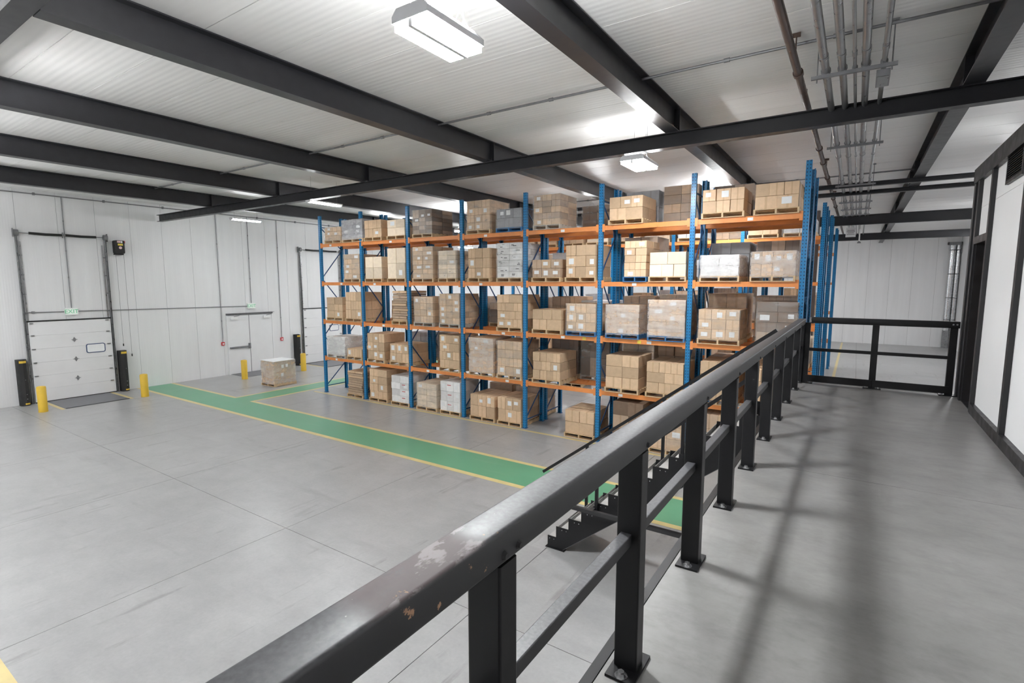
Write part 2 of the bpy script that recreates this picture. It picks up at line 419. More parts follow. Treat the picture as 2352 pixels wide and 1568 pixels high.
# each painted walkway / line is one object
paint('walkway', [(XW+0.02, -0.9, 9.175, 10.34)], 'green_walkway', 'long green painted walkway crossing the floor towards the stair')
paint('walkway', [(-19.74, -18.72, 10.34, 24.0)], 'green_walkway', 'green painted walkway branch past the left end of the rack')
paint('floor_line', [(XW+0.02, -0.9, 9.03, 9.175)], 'line_yellow', 'yellow line along the near edge of the green walkway')
paint('floor_line', [(XW+0.02, -19.74, 10.34, 10.47), (-19.86, -19.74, 10.47, 24)], 'line_yellow', 'yellow line bounding the green walkway corner near the exit door')
paint('floor_line', [(-18.72, -0.9, 10.34, 10.47), (-18.72, -18.60, 10.47, 24)], 'line_yellow', 'yellow line between green walkway and rack aisle')
paint('floor_line', [(-18.3, -0.9, 12.78, 12.89)], 'line_yellow', 'thin yellow line running in front of the rack uprights')
paint('floor_line', [(-0.72, -0.60, 16.0, 45.5)], 'line_yellow', 'yellow floor line running to the far wall past the rack ends')
paint('floor_line', [(-14.0, -1.2, 1.0, 1.34)], 'line_yellow', 'broad yellow floor line in the near left corner')

# ------------------------------------------------------------------ steel
def ibeam(mb, axis, c, a, b, z0, z1, fw, tf=0.018, tw=0.012):
    if axis == 1:
        mb.box(c-fw/2, c+fw/2, a, b, z0, z0+tf); mb.box(c-fw/2, c+fw/2, a, b, z1-tf, z1); mb.box(c-tw/2, c+tw/2, a, b, z0+tf, z1-tf)
    else:
        mb.box(a, b, c-fw/2, c+fw/2, z0, z0+tf); mb.box(a, b, c-fw/2, c+fw/2, z1-tf, z1); mb.box(a, b, c-tw/2, c+tw/2, z0+tf, z1-tf)
    return mb
ZB = 7.28
GX = [1.23, -3.12, -7.48, -11.84, -16.2, -20.56]
gl = ['dark roof girder on the right above the conduit bundle', 'dark roof girder next to the big hanging lamp, on its right', 'dark roof girder left of the big hanging lamp',
      'third dark roof girder from the hanging lamp, towards the dock wall', 'second dark roof girder from the dock wall', 'dark roof girder nearest the dock wall']
for gx, l in zip(GX, gl):
    g = empty('roof_girder', (gx, 2.07, ZB), l, 'girder', 'dark roof girders')
    make('girder_profile', ibeam(MB(), 1, gx, 2.07, YF-0.05, ZB, ZC-0.005, 0.25), 'girder_paint', g)
    for y in (10.3, 18.2, 19.8, 26.7, 36.6):
        make('stiffener', B(gx-0.115, gx-0.007, y-0.008, y+0.008, ZB+0.018, ZC-0.023), 'girder_paint', g)
        make('stiffener', B(gx+0.007, gx+0.115, y-0.008, y+0.008, ZB+0.018, ZC-0.023), 'girder_paint', g)
def cross(y, x0, x1, z0, z1, fw, label):
    g = empty('cross_beam', (x0, y, z0), label, 'beam')
    make('beam_profile', ibeam(MB(), 0, y, x0, x1, z0, z1, fw), 'crossbeam_paint', g)
    if z1 == ZB:
        for gx in GX:
            if x0 < gx < x1:
                make('bolt', MB().tube((gx-0.08, y-fw/2+0.03, z1), (gx-0.08, y-fw/2+0.03, z1+0.09), 0.014, 8), 'rubber_black', g)
                make('bolt', MB().tube((gx+0.08, y-fw/2+0.03, z1), (gx+0.08, y-fw/2+0.03, z1+0.09), 0.014, 8), 'rubber_black', g)
cross(10.3, -24.85, XR-0.05, 7.005, ZB, 0.2, 'long dark cross beam slung under the girders, ending at dock wall')
cross(18.2, -12, XR-0.05, 7.16, ZB, 0.14, 'thin dark cross beam behind the rack tops, nearer of a pair')
cross(19.8, -12, XR-0.05, 7.16, ZB, 0.14, 'thin dark cross beam behind the rack tops, farther of a pair')
cross(26.7, -12, XR-0.05, 6.87, ZB, 0.2, 'deep dark cross beam far back above the rack ends')
cross(36.6, -12, XR-0.05, 6.89, ZB, 0.2, 'farthest deep dark cross beam near the far wall')
g = empty('edge_beam', (XW, 1.95, ZB), 'big dark beam in the top left corner that carries the girders', 'beam')
make('beam_profile', ibeam(MB(), 0, 1.95, XW+0.02, XR-0.05, ZB, ZC-0.005, 0.22), 'girder_paint', g)
g = empty('steel_column', (-1.5, 24.2, 0), 'brown-grey steel column between the rear racks', 'column')
make('column_profile', MB().box(-1.62, -1.38, 24.1, 24.12, 0, 7.27).box(-1.62, -1.38, 24.32, 24.34, 0, 7.27).box(-1.506, -1.494, 24.12, 24.32, 0, 7.27), 'column_grey', g)
make('base_plate', B(-1.7, -1.3, 24.02, 24.42, 0, 0.02), 'column_grey', g)

# conduits fixed below the ceiling
def xconduit(y, z, spans, label):
    o = empty('ceiling_conduit', (spans[0][0], y, z), label, 'conduit')
    for a, b in spans:
        make('pipe', MB().tube((a, y, z), (b, y, z), 0.022, 8), 'galvanised_dull', o)
        for t in (0.3, 0.62): make('coupling', MB().tube((a+(b-a)*t-0.04, y, z), (a+(b-a)*t+0.04, y, z), 0.032, 8), 'galvanised_dull', o)
sp = [(GX[k+1]+0.02, GX[k]-0.02) for k in range(5)]
xconduit(8.45, 7.69, sp, 'thin grey conduit crossing the ceiling between girders, near the lamp')
xconduit(19.2, 7.69, sp[:3], 'thin grey conduit crossing the ceiling behind the rack tops')
# conduit bundle on trapeze hangers
for x, r, l in ((-0.53, 0.048, 'leftmost thick galvanised conduit of the ceiling bundle'), (-0.34, 0.045, 'second thick galvanised conduit of the ceiling bundle'),
                (-0.20, 0.021, 'thinnest galvanised conduit in the middle of the ceiling bundle'), (-0.08, 0.045, 'third thick galvanised conduit of the ceiling bundle'),
                (0.115, 0.030, 'rightmost slim galvanised conduit of the ceiling bundle')):
    o = empty('conduit_pipe', (x, 3, 7.25), l, 'conduit', 'conduits of the ceiling bundle')
    make('pipe', MB().tube((x, 3.0, 7.222+r), (x, 40.0, 7.222+r), r, 14), 'galvanised', o, smooth=True)
    for y in (4.9, 7.95, 10.9, 14.2, 17.3, 20.4): make('coupling', MB().tube((x, y-0.06, 7.222+r), (x, y+0.06, 7.222+r), r+0.007, 14), 'galvanised', o, smooth=True)
    for y in (8.47, 12.9, 18.02, 21.8, 23.9, 25.85): make('strap', MB().tube((x, y-0.02, 7.222+r), (x, y+0.02, 7.222+r), r+0.012, 14), 'galvanised_dull', o)
for y, l in ((8.47, 'nearest trapeze hanger under the conduit bundle'), (12.9, 'second trapeze hanger under the conduit bundle'), (18.02, 'third trapeze hanger under the conduit bundle'),
             (21.8, 'fourth trapeze hanger under the conduit bundle'), (23.9, 'fifth trapeze hanger under the conduit bundle'), (25.85, 'sixth and farthest trapeze hanger under the conduit bundle')):
    o = empty('trapeze_hanger', (-0.22, y, 7.18), l, 'hanger', 'trapeze hangers')
    make('strut_channel', B(-0.70, 0.26, y-0.022, y+0.022, 7.178, 7.222), 'galvanised_dull', o)
    for x in (-0.63, 0.20):
        r = make('threaded_rod', MB().tube((x, y, 7.13), (x, y, ZC-0.002), 0.008, 6), 'galvanised_dull', o)
        make('ceiling_plate', B(x-0.04, x+0.04, y-0.03, y+0.03, ZC-0.025, ZC-0.002), 'galvanised_dull', r)
o = empty('junction_box', (0.11, 8.75, 7.1), 'flat grey junction box below the nearest trapeze hanger', 'junction box')
make('box', B(0.04, 0.19, 8.52, 8.98, 7.09, 7.175), 'galvanised_dull', o); make('cover', B(0.055, 0.175, 8.54, 8.96, 7.083, 7.09), 'galvanised', o)
o = empty('sprinkler_pipe', (-0.88, 3, 7.37), 'brown steel sprinkler pipe left of the conduit bundle', 'pipe')
make('pipe', MB().tube((-0.88, 3.0, 7.37), (-0.88, 40.0, 7.37), 0.05, 14), 'sprinkler_brown', o, smooth=True)
for y in (8.65, 13.6, 15.2, 17.4, 21.7, 24.0):
    make('coupling', MB().tube((-0.88, y-0.05, 7.37), (-0.88, y+0.05, 7.37), 0.068, 14), 'sprinkler_brown', o, smooth=True)
for y in (8.2, 12.6, 16.6, 22.5):
    h = make('hanger', MB().tube((-0.88, y, 7.42), (-0.88, y, ZC-0.002), 0.01, 6), 'sprinkler_brown', o)
    make('clamp', B(-0.93, -0.83, y-0.02, y+0.02, ZC-0.05, ZC-0.002), 'sprinkler_brown', h)
for y in (10.0, 14.4, 18.7, 23.0): make('sprinkler_head', MB().tube((-0.88, y, 7.42), (-0.88, y, 7.56), 0.015, 6), 'bolt_steel', o)

# ------------------------------------------------------------------ lamps
def high_bay(x, y, z, label, L=0.95, Wd=0.50, group='hanging high-bay lamps', lens='lamp_diffuser', up='lamp_uplight'):
    o = empty('high_bay_lamp', (x, y, z), label, 'lamp', group)
    prof = [(x-Wd/2, z), (x+Wd/2, z), (x+Wd/2, z+0.05), (x+Wd/2-0.05, z+0.10), (x-Wd/2+0.05, z+0.10), (x-Wd/2, z+0.05)]
    h = make('housing', MB().prism(prof, 1, y-L/2, y+L/2), 'lamp_housing', o)
    for s in (-1, 1):
        make('diffuser', B(x+s*Wd*0.26-Wd*0.21, x+s*Wd*0.26+Wd*0.21, y-L/2+0.02, y+L/2-0.02, z-(0.055 if z < 7.15 else 0.012), z-0.001), lens, o)
    if z < 7.15 and up: make('uplight_slot', B(x-Wd*0.36, x+Wd*0.36, y-L/2+0.06, y+L/2-0.06, z+0.101, z+0.108), up, o)
    make('reflector_rib', B(x-0.018, x+0.018, y-L/2+0.01, y+L/2-0.01, z-0.057, z-0.001), 'lamp_housing', o)
    for s in (-1, 1):
        yy = y+s*L*0.36
        make('hanging_wire', MB().tube((x-0.12, yy, z+0.10), (x, yy, z+0.30), 0.003, 5).tube((x+0.12, yy, z+0.10), (x, yy, z+0.30), 0.003, 5).tube((x, yy, z+0.30), (x, yy, ZC-0.002), 0.003, 5), 'galvanised_dull', o)
    make('power_cord', MB().tube((x+0.02, y+L*0.36+0.03, z+0.10), (x+0.03, y+L*0.36+0.02, ZC-0.002), 0.007, 6), 'galvanised_dull', o)
def strip_lamp(x, y, z, label, L=1.28, group='strip lamps'):
    o = empty('strip_lamp', (x, y, z), label, 'lamp', group)
    make('housing', B(x-0.09, x+0.09, y-L/2, y+L/2, z+0.045, z+0.085), 'lamp_housing', o)
    make('diffuser', MB().prism([(x-0.085, z+0.045), (x-0.06, z), (x+0.06, z), (x+0.085, z+0.045)], 1, y-L/2+0.05, y+L/2-0.05), 'lamp_diffuser', o)
    for s in (-1, 1): make('end_cap', MB().prism([(x-0.09, z+0.05), (x-0.07, z-0.005), (x+0.07, z-0.005), (x+0.09, z+0.05)], 1, y+s*(L/2-0.025)-0.025, y+s*(L/2-0.025)+0.025), 'lamp_housing', o)
    for s in (-1, 1): make('hanging_wire', MB().tube((x, y+s*L*0.38, z+0.085), (x, y+s*L*0.38, ZC-0.002), 0.003, 5), 'galvanised_dull', o)
NUM = ['one', 'two', 'three', 'four', 'five', 'six', 'seven']
high_bay(-2.95, 3.375, 6.415, 'big twin-panel hanging lamp near the top of the picture', 0.70, 0.37, lens='lamp_bright', up='lamp_uplight_strong')
high_bay(-3.93, 10.70, 6.88, 'twin-panel hanging lamp above the rack just past the cross beam', 0.90, 0.50, lens='lamp_medium', up='lamp_uplight_soft')
for k, y in enumerate((18.4, 25.4, 32.4, 39.4)): high_bay(-4.05, y, 6.9, 'twin-panel hanging lamp over the racks, %s behind the cross beam in its row' % ['first', 'second', 'third', 'fourth'][k])
for k, (y, z) in enumerate(((-5.5, 6.8), (1.2, 6.8), (25.4, 7.3), (32.4, 7.2), (39.4, 7.2))): high_bay(-10.4, y, z, 'twin-panel hanging lamp, second lamp row, place %s from the back wall' % NUM[k], up='lamp_uplight_bright' if y < 4 else 'lamp_uplight')
high_bay(-7.8, 17.05, 6.93, 'small distant hanging lamp seen between the loads on the top beam level', up=None)
strip_lamp(-14.5, 10.85, 6.94, 'bright strip lamp hanging just above the left end of the rack')
strip_lamp(-21.1, 11.95, 6.95, 'strip lamp hanging in front of the dock wall above the exit door')
for k, y in enumerate((-5.0, 0.9, 18.2, 25.2, 32.2, 39.2)): high_bay(-14.6, y, 6.7, 'twin-panel hanging lamp, third lamp row, place %s from the back wall' % NUM[k], up='lamp_uplight_bright' if y < 4 else 'lamp_uplight')
for k, y in enumerate((-4.0, 2.2, 19.2, 26.2, 33.2, 40.2)): high_bay(-21.0, y, 6.7, 'twin-panel hanging lamp, dock wall row, place %s from the back wall' % NUM[k], up='lamp_uplight_bright' if y < 4 else 'lamp_uplight')
for k, (x, y) in enumerate(((3.2, 15.0), (3.7, 22.0), (4.8, 29.0), (5.3, 34.5))): high_bay(x, y, 6.8, 'added unseen twin-panel fill lamp over the far right aisle, %s from the office' % ['nearest', 'second', 'third', 'fourth'][k], up=None)  # fill lamps added out of view behind the office to brighten the far end
# ------------------------------------------------------------------ dock doors and wall equipment
def dock_door(n, y0, label, oper=True, win=(1.63, 2.25)):
    y1 = y0+2.5; X = XW
    d = empty('door_%d' % n, (X+0.05, (y0+y1)/2, 0), label, 'door', kind='structure')
    hs = [0.02, 0.50, 1.0, 1.5, 2.0, 2.5, 3.0]
    for k in range(6):
        s = make('door_section', B(X+0.03, X+0.075, y0, y1, hs[k]+0.002, hs[k+1]-0.002), 'door_white', d)
        for t in (0.33, 0.66): make('groove_rib', B(X+0.075, X+0.079, y0+0.02, y1-0.02, hs[k]+0.5*t-0.012, hs[k]+0.5*t+0.012), 'door_white', s)
    make('top_seal', B(X+0.02, X+0.085, y0-0.02, y1+0.02, 3.0, 3.05), 'rubber_black', d)
    make('bottom_seal', B(X+0.02, X+0.09, y0, y1, 0.0, 0.035), 'rubber_black', d)
    a, b = y0+win[0], y0+win[1]
    make('window_frame', MB().prism(rrect(a, b, 1.69, 2.05, 0.07), 0, X+0.076, X+0.092), 'navy_frame', d)
    make('window_pane', MB().prism(rrect(a+0.03, b-0.03, 1.72, 2.02, 0.05), 0, X+0.088, X+0.097), 'window_pane', d)
    for z in (0.77, 1.51, 2.26):
        yc = y0+1.29
        h = make('hinge_plate', MB().prism([(yc, z-0.10), (yc+0.06, z), (yc, z+0.10), (yc-0.06, z)], 0, X+0.079, X+0.087), 'galvanised_dull', d)
        make('hinge_pin', MB().tube((X+0.09, yc-0.09, z), (X+0.09, yc+0.09, z), 0.01, 6), 'galvanised', h)
    for s, ya in ((-1, y0-0.08), (1, y1+0.05)):
        t = make('track', MB().box(X+0.03, X+0.05, ya-0.03, ya+0.03, 0.0, 6.1).box(X+0.05, X+0.11, ya-0.03, ya-0.022, 0.0, 6.1).box(X+0.05, X+0.11, ya+0.022, ya+0.03, 0.0, 6.1), 'galvanised', d)
        yb = ya-s*0.10
        make('angle_guide', MB().box(X+0.03, X+0.036, yb-0.02, yb+0.02, 0.0, 5.9), 'galvanised', d)
        for z in (0.9, 1.45, 2.0, 2.55, 3.3, 4.0, 4.7, 5.4):
            make('track_bracket', B(X+0.0, X+0.05, min(ya, yb)-0.01, max(ya, yb)+0.03, z, z+0.03), 'galvanised_dull', t)
        for z in (0.5, 1.0, 1.5, 2.0, 2.5, 2.95): make('roller_hinge', B(X+0.07, X+0.11, ya-s*0.17-0.05, ya-s*0.17+0.05, z-0.02, z+0.02), 'galvanised', d)
        dr = make('cable_drum', MB().tube((X+0.12, ya-0.06, 6.2), (X+0.12, ya+0.06, 6.2), 0.11, 14), 'galvanised_dull', d)
        make('bearing_plate', B(X+0.0, X+0.14, ya+s*0.07-0.006, ya+s*0.07+0.006, 6.05, 6.35), 'galvanised', dr)
    make('shaft', MB().tube((X+0.12, y0-0.12, 6.2), (X+0.12, y1+0.12, 6.2), 0.014, 8), 'galvanised_dull', d)
    yc = (y0+y1)/2
    for a, b in ((y0+0.27, yc-0.05), (yc+0.05, y1-0.25)):
        make('torsion_spring', MB().tube((X+0.12, a, 6.205), (X+0.12, (a+b)/2, 6.19), 0.047, 12).tube((X+0.12, (a+b)/2, 6.19), (X+0.12, b, 6.20), 0.047, 12), 'rubber_black', d)
    make('centre_bearing', MB().box(X, X+0.15, yc-0.015, yc+0.015, 6.1, 6.3).tube((X+0.12, yc-0.05, 6.2), (X+0.12, yc+0.05, 6.2), 0.055, 10), 'galvanised', d)
    return d
dock_door(1, 5.80, 'white sectional dock door nearest, with tall steel tracks and spring bar')
dock_door(2, 17.05, 'white sectional dock door behind the left end of the rack')
o = empty('door_operator', (XW+0.1, 8.77, 5.57), 'black motor operator box mounted beside the near dock door track', 'motor')
make('body', MB().prism(rrect(8.60, 8.93, 5.60, 6.12, 0.05), 0, XW+0.03, XW+0.28), 'rubber_black', o)
make('warning_sticker', B(XW+0.281, XW+0.285, 8.70, 8.87, 5.92, 5.99), 'label_yellow', o)
make('round_sticker', MB().tube((XW+0.281, 8.78, 5.83), (XW+0.285, 8.78, 5.83), 0.055, 14), 'pink_sticker', o)
make('info_sticker', B(XW+0.281, XW+0.285, 8.68, 8.80, 6.03, 6.10), 'pink_sticker', o)
make('white_sticker', B(XW+0.281, XW+0.285, 8.81, 8.86, 6.02, 6.10), 'label_paper', o)
make('red_cord_wheel', MB().tube((XW+0.2, 8.93, 6.06), (XW+0.2, 8.96, 6.06), 0.06, 10), 'red_plastic', o)
make('bracket', B(XW, XW+0.2, 8.62, 8.90, 5.55, 5.60), 'rubber_black', o)
for y, z1, n in ((8.66, 1.95, 'left'), (8.93, 1.5, 'right')):
    c = empty('pull_cord', (XW+0.12, y, z1), 'thin hanging pull cord with black grip, %s one below the motor operator' % n, 'cord', 'operator pull cords')
    make('cord', MB().tube((XW+0.12, y, 5.6), (XW+0.12, y, z1), 0.006, 5), 'galvanised_dull', c); make('grip', MB().tube((XW+0.12, y, z1-0.10), (XW+0.12, y, z1), 0.022, 8), 'rubber_black', c)

def exit_sign(y, z, label, wy):
    o = empty('exit_sign', (XW, y, z), label, 'sign', 'exit signs')
    make('housing', MB().prism(rrect(y-0.205, y+0.205, z-0.13, z+0.14, 0.02), 0, XW+0.01, XW+0.075), 'white_plastic', o)
    make('face', B(XW+0.075, XW+0.079, y-0.175, y+0.175, z-0.10, z+0.115), 'exit_face', o)
    text_mesh('letters', 'EXIT', 0.21, 'green_letters', (XW+0.0805, y, z+0.005), (math.pi/2, 0, math.pi/2), o, 0.002)
    c = empty('conduit_drop', (XW+0.03, y, z+0.14), 'grey conduit dropping down the dock wall to the exit sign %s' % wy, 'conduit')
    make('pipe', MB().tube((XW+0.03, y+0.02, z+0.14), (XW+0.03, y+0.02, 7.6), 0.015, 8), 'galvanised_dull', c)
    for zz in (4.6, 5.6, 6.7): make('coupling', MB().tube((XW+0.03, y+0.02, zz), (XW+0.03, y+0.02, zz+0.06), 0.022, 8), 'galvanised_dull', c)
exit_sign(7.09, 3.33, 'green EXIT sign on the wall above the near dock door', 'above the near dock door')
exit_sign(14.18, 3.29, 'green EXIT sign on the wall above the white double door', 'above the double door')
c = empty('horizontal_conduit', (XW+0.03, 5.7, 3.33), 'grey conduit running level along the dock wall between the exit signs', 'conduit')
make('pipe', MB().tube((XW+0.03, 5.72, 3.35), (XW+0.03, 6.88, 3.34), 0.016, 8), 'galvanised_dull', c)
make('pipe', MB().tube((XW+0.03, 7.30, 3.34), (XW+0.03, 13.97, 3.29), 0.016, 8), 'galvanised_dull', c)
make('elbow_box', B(XW+0.005, XW+0.06, 5.95, 6.03, 3.31, 3.39), 'galvanised_dull', c)
for y, n, z1 in ((12.70, 'left', 1.62), (15.74, 'right', 1.58)):
    c = empty('conduit_drop', (XW+0.03, y, z1), 'long grey conduit dropping to the red box %s of the double door' % n, 'conduit')
    make('pipe', MB().tube((XW+0.03, y, z1), (XW+0.03, y, 7.6), 0.014, 8), 'galvanised_dull', c)
    for zz in (2.6, 6.2): make('coupling', MB().tube((XW+0.03, y, zz), (XW+0.03, y, zz+0.06), 0.021, 8), 'galvanised_dull', c)
    p = empty('call_point', (XW, y, z1-0.1), 'small red alarm call point on the wall %s of the double door' % n, 'alarm', 'alarm call points')
    make('body', B(XW, XW+0.06, y-0.07, y+0.07, z1-0.16, z1), 'red_plastic', p); make('plate', B(XW+0.06, XW+0.066, y-0.04, y+0.04, z1-0.12, z1-0.05), 'label_paper', p)

# white double door
d = empty('door_3', (XW, 14.1, 0), 'white double exit door with push bar and door closers', 'door', kind='structure')
Y0, Y1, ZT = 12.98, 15.22, 2.93
make('frame_head', B(XW, XW+0.06, Y0-0.06, Y1+0.06, ZT-0.06, ZT+0.02), 'galvanised_dull', d)
make('drip_cap', B(XW, XW+0.16, Y0-0.06, Y1+0.10, ZT+0.02, ZT+0.035), 'galvanised_dull', d)
for y in (Y0-0.06, Y1): make('frame_jamb', B(XW, XW+0.06, y, y+0.06, 0, ZT-0.06), 'door_white', d)
for y0, y1, bar in ((Y0+0.005, 14.01, True), (14.03, Y1-0.005, False)):
    lf = make('door_leaf', B(XW+0.005, XW+0.045, y0, y1, 0.02, ZT-0.07), 'door_white', d)
    yc = y0+0.28 if bar else y1-0.3
    make('closer', B(XW+0.045, XW+0.13, yc-0.17, yc+0.17, ZT-0.26, ZT-0.14), 'white_plastic', lf)
    make('closer_arm', MB().bar((XW+0.09, yc, ZT-0.13), (XW+0.12, yc+0.25, ZT-0.08), 0.03, 0.02), 'galvanised_dull', lf)
    if bar:
        make('push_bar', MB().prism(rrect(XW+0.06, XW+0.12, 1.26, 1.34, 0.015), 1, y0+0.02, y1-0.04), 'galvanised_dull', lf)
        make('latch', B(XW+0.045, XW+0.13, y1-0.08, y1, 1.20, 1.46), 'galvanised_dull', lf)
make('astragal', B(XW+0.02, XW+0.05, 14.008, 14.032, 0.02, ZT-0.07), 'galvanised_dull', d)
tag(make('door_mat', B(XW+0.02, -23.72, 13.02, 14.98, 0.0, 0.012), 'leveler_steel'), 'grey floor plate in front of the double door', 'mat')

# dock levelers and yellow edging
for n, y0, y1, l in ((1, 6.12, 8.04, 'near'), (2, 17.05, 19.5, 'far')):
    o = empty('dock_leveler', (-24, (y0+y1)/2, 0), 'grey steel dock leveler plate before the %s dock door' % l, 'dock plate', 'dock levelers')
    make('plate', B(XW+0.09, -23.0, y0, y1, 0, 0.012), 'leveler_steel', o); make('hinge_lip', B(-23.06, -23.0, y0, y1, 0.012, 0.02), 'black_paint', o)
    for a, b, s in ((y0-0.14, y0-0.03, 'left'), (y1+0.03, y1+0.14, 'right')):
        tag(make('floor_line', B(XW+0.09, -22.95, a, b, 0, 0.004), 'line_yellow'), 'yellow line on the %s side of the %s dock leveler' % (s, l), 'floor marking')
# bollards
for x, y, l in ((-23.15, 5.54, 'left of the near dock plate'), (-22.97, 8.55, 'right of the near dock plate'), (-23.35, 12.74, 'in front of the double door'), (-23.1, 15.64, 'beside the second dock door')):
    o = empty('bollard', (x, y, 0), 'yellow safety bollard standing %s' % l, 'bollard', 'yellow bollards')
    mb = MB(); n = 20; prof = [(0.13, 0.0), (0.13, 0.86), (0.115, 0.885), (0.06, 0.897), (0.0001, 0.9)]
    for r, z in prof: mb.v += [(x+r*math.cos(2*math.pi*i/n), y+r*math.sin(2*math.pi*i/n), z) for i in range(n)]
    for k in range(len(prof)-1):
        for i in range(n): j = (i+1) % n; mb.f.append((k*n+i, k*n+j, k*n+n+j, k*n+n+i))
    make('sleeve', mb, 'safety_yellow', o, smooth=True)
    make('base_ring', MB().tube((x, y, 0), (x, y, 0.012), 0.135, 20), 'safety_yellow', o)
# black track guards
for y, l in ((5.49, 'left of the near dock door'), (8.58, 'right of the near dock door'), (16.55, 'left of the second dock door')):
    o = empty('track_guard', (XW+0.15, y, 0), 'tall black track guard standing against the wall %s' % l, 'guard', 'black track guards')
    h = [(XW+0.02, y-0.14), (XW+0.2, y-0.14), (XW+0.30, y-0.09), (XW+0.34, y), (XW+0.30, y+0.09), (XW+0.2, y+0.14), (XW+0.02, y+0.14)]
    make('shell', MB().prism(h, 2, 0.0, 1.68), 'rubber_black', o, smooth=True)
    make('yellow_tag', MB().prism([(XW+0.302, y-0.09), (XW+0.345, y), (XW+0.306, y+0.09), (XW+0.31, y+0.095), (XW+0.35, y), (XW+0.306, y-0.095)], 2, 1.56, 1.64), 'safety_yellow', o)
    make('yellow_foot', MB().prism([(XW+0.302, y-0.05), (XW+0.345, y), (XW+0.306, y+0.09), (XW+0.31, y+0.095), (XW+0.35, y), (XW+0.306, y-0.06)], 2, 0.05, 0.10), 'safety_yellow', o)
    for z in (0.25, 0.42, 0.95): make('bolt', MB().tube((XW+0.33, y+0.03, z), (XW+0.345, y+0.03, z), 0.014, 8), 'bolt_steel', o)

# ------------------------------------------------------------------ mezzanine guardrail
RXC = -0.745
g = empty('guardrail', (RXC, 0, ZM), 'long black steel guardrail with worn top rail along the mezzanine edge', 'railing')
make('top_rail', MB().prism(rrect(RXC-0.0525, RXC+0.0565, 3.720, 3.812, 0.011, 3), 1, -6.0, 10.16), 'rail_worn_paint', g, smooth=True)
posts = [1.03-1.04*k for k in range(6, 0, -1)]+[1.03, 2.06, 3.11, 4.10, 5.09, 6.15, 7.16, 8.26, 9.34, 10.06]
for i, y in enumerate(posts):
    p = make('post', MB().prism(rrect(RXC-0.055, RXC+0.05, y-0.04, y+0.04, 0.006, 2), 2, ZM+0.012, 3.712), 'black_paint', g)
    bp = make('base_plate', B(RXC-0.065, RXC+0.065, y-0.115, y+0.10, ZM, ZM+0.012), 'black_paint', g)
    for yy in (y-0.09, y+0.085):
        make('anchor_bolt', MB().tube((RXC, yy, ZM+0.012), (RXC, yy, ZM+0.016), 0.028, 12).tube((RXC, yy, ZM+0.016), (RXC, yy, ZM+0.034), 0.015, 6), 'bolt_steel', bp)
    for yy in ((y-0.03, y+0.035) if abs(y-1.03) < 0.01 else (y,)):
        make('rail_bolt', MB().tube((RXC+0.056, yy, 3.745), (RXC+0.066, yy, 3.745), 0.013, 10, 0.008), 'black_trim', p)
    if i < len(posts)-1:
        make('mid_rail', MB().prism(rrect(RXC-0.036, RXC+0.014, 3.305, 3.355, 0.004, 2), 1, y+0.04, posts[i+1]-0.04), 'rail_worn_paint', g)
g = empty('guardrail', (0.3, 10.1, ZM), 'short black guardrail closing the far end of the mezzanine', 'railing')
make('top_rail', MB().prism(rrect(10.06, 10.165, 3.745, 3.845, 0.012, 3), 0, -0.62, 1.32), 'black_paint', g, smooth=True)
for x in (-0.655, 0.30, 1.26):
    p = make('post', B(x-0.045, x+0.045, 10.08, 10.15, ZM+0.012, 3.75), 'black_paint', g)
    bp = make('base_plate', B(x-0.12, x+0.12, 10.02, 10.19, ZM, ZM+0.012), 'black_paint', g)
    for dx in (-0.085, 0.085): make('anchor_bolt', MB().tube((x+dx, 10.05, ZM+0.012), (x+dx, 10.05, ZM+0.03), 0.014, 6), 'bolt_steel', bp)
for a, b in ((-0.61, 0.255), (0.345, 1.215)):
    make('mid_rail', B(a, b, 10.09, 10.14, 3.27, 3.32), 'black_paint', g)
    make('kick_rail', B(a-0.04, b+0.04, 10.06, 10.08, ZM+0.03, ZM+0.14), 'black_paint', g)
for x in (1.24, 1.285): make('rail_bolt', MB().tube((x, 10.06, 3.80), (x, 10.05, 3.80), 0.012, 8), 'bolt_steel', g)
make('rail_clip', B(-0.63, -0.60, 10.035, 10.06, 3.76, 3.84), 'bolt_steel', g)

# ------------------------------------------------------------------ stair from the floor to the mezzanine
st = empty('staircase', (-2.5, 7.65, 0), 'black steel stair rising to the mezzanine beneath the guardrail', 'stairs')
YS, YE, NR = 7.22, 8.08, 14
rise = ZM/NR; run = 0.228
nose = [-4.06+run*k for k in range(NR)]
def sx(k): return -4.06+run*k
for ya, yb in ((YS, YS+0.012), (YE, YE+0.012)):
    poly = [(sx(0)-0.02, 0.0), (sx(0)-0.02, rise+0.005)]
    for k in range(1, NR):
        poly += [(sx(k)-0.09, rise*k+0.005), (sx(k)-0.09, rise*(k+1)+0.005)]
    poly += [(-0.885, ZM-0.02), (-0.885, ZM-0.40), (sx(1)+0.02, 0.0)]
    make('stringer', MB().prism(poly, 1, ya, yb), 'black_paint', st)
make('stringer_flange', MB().bar((sx(1)+0.02, YS+0.03, 0.0), (-0.885, YS+0.03, ZM-0.40), 0.06, 0.008), 'galvanised_dull', st)
for k in range(NR-1):
    t = make('tread', B(sx(k)-0.005, sx(k+1)+0.02-0.09+0.09, YS+0.012, YE, rise*(k+1)-0.03, rise*(k+1)), 'stair_tread', st)
    make('riser', B(sx(k+1)-0.095, sx(k+1)-0.090, YS+0.012, YE, rise*(k+1), rise*(k+2)-0.03), 'stair_tread', st)
    for dx in (0.05, 0.13): make('tread_bolt', MB().tube((sx(k)+dx-0.09+0.06, YS-0.006, rise*(k+1)-0.035), (sx(k)+dx-0.03, YS, rise*(k+1)-0.035), 0.008, 6), 'bolt_steel', t)
slope = rise/run
def nz(x): return rise+(x+4.06)*slope
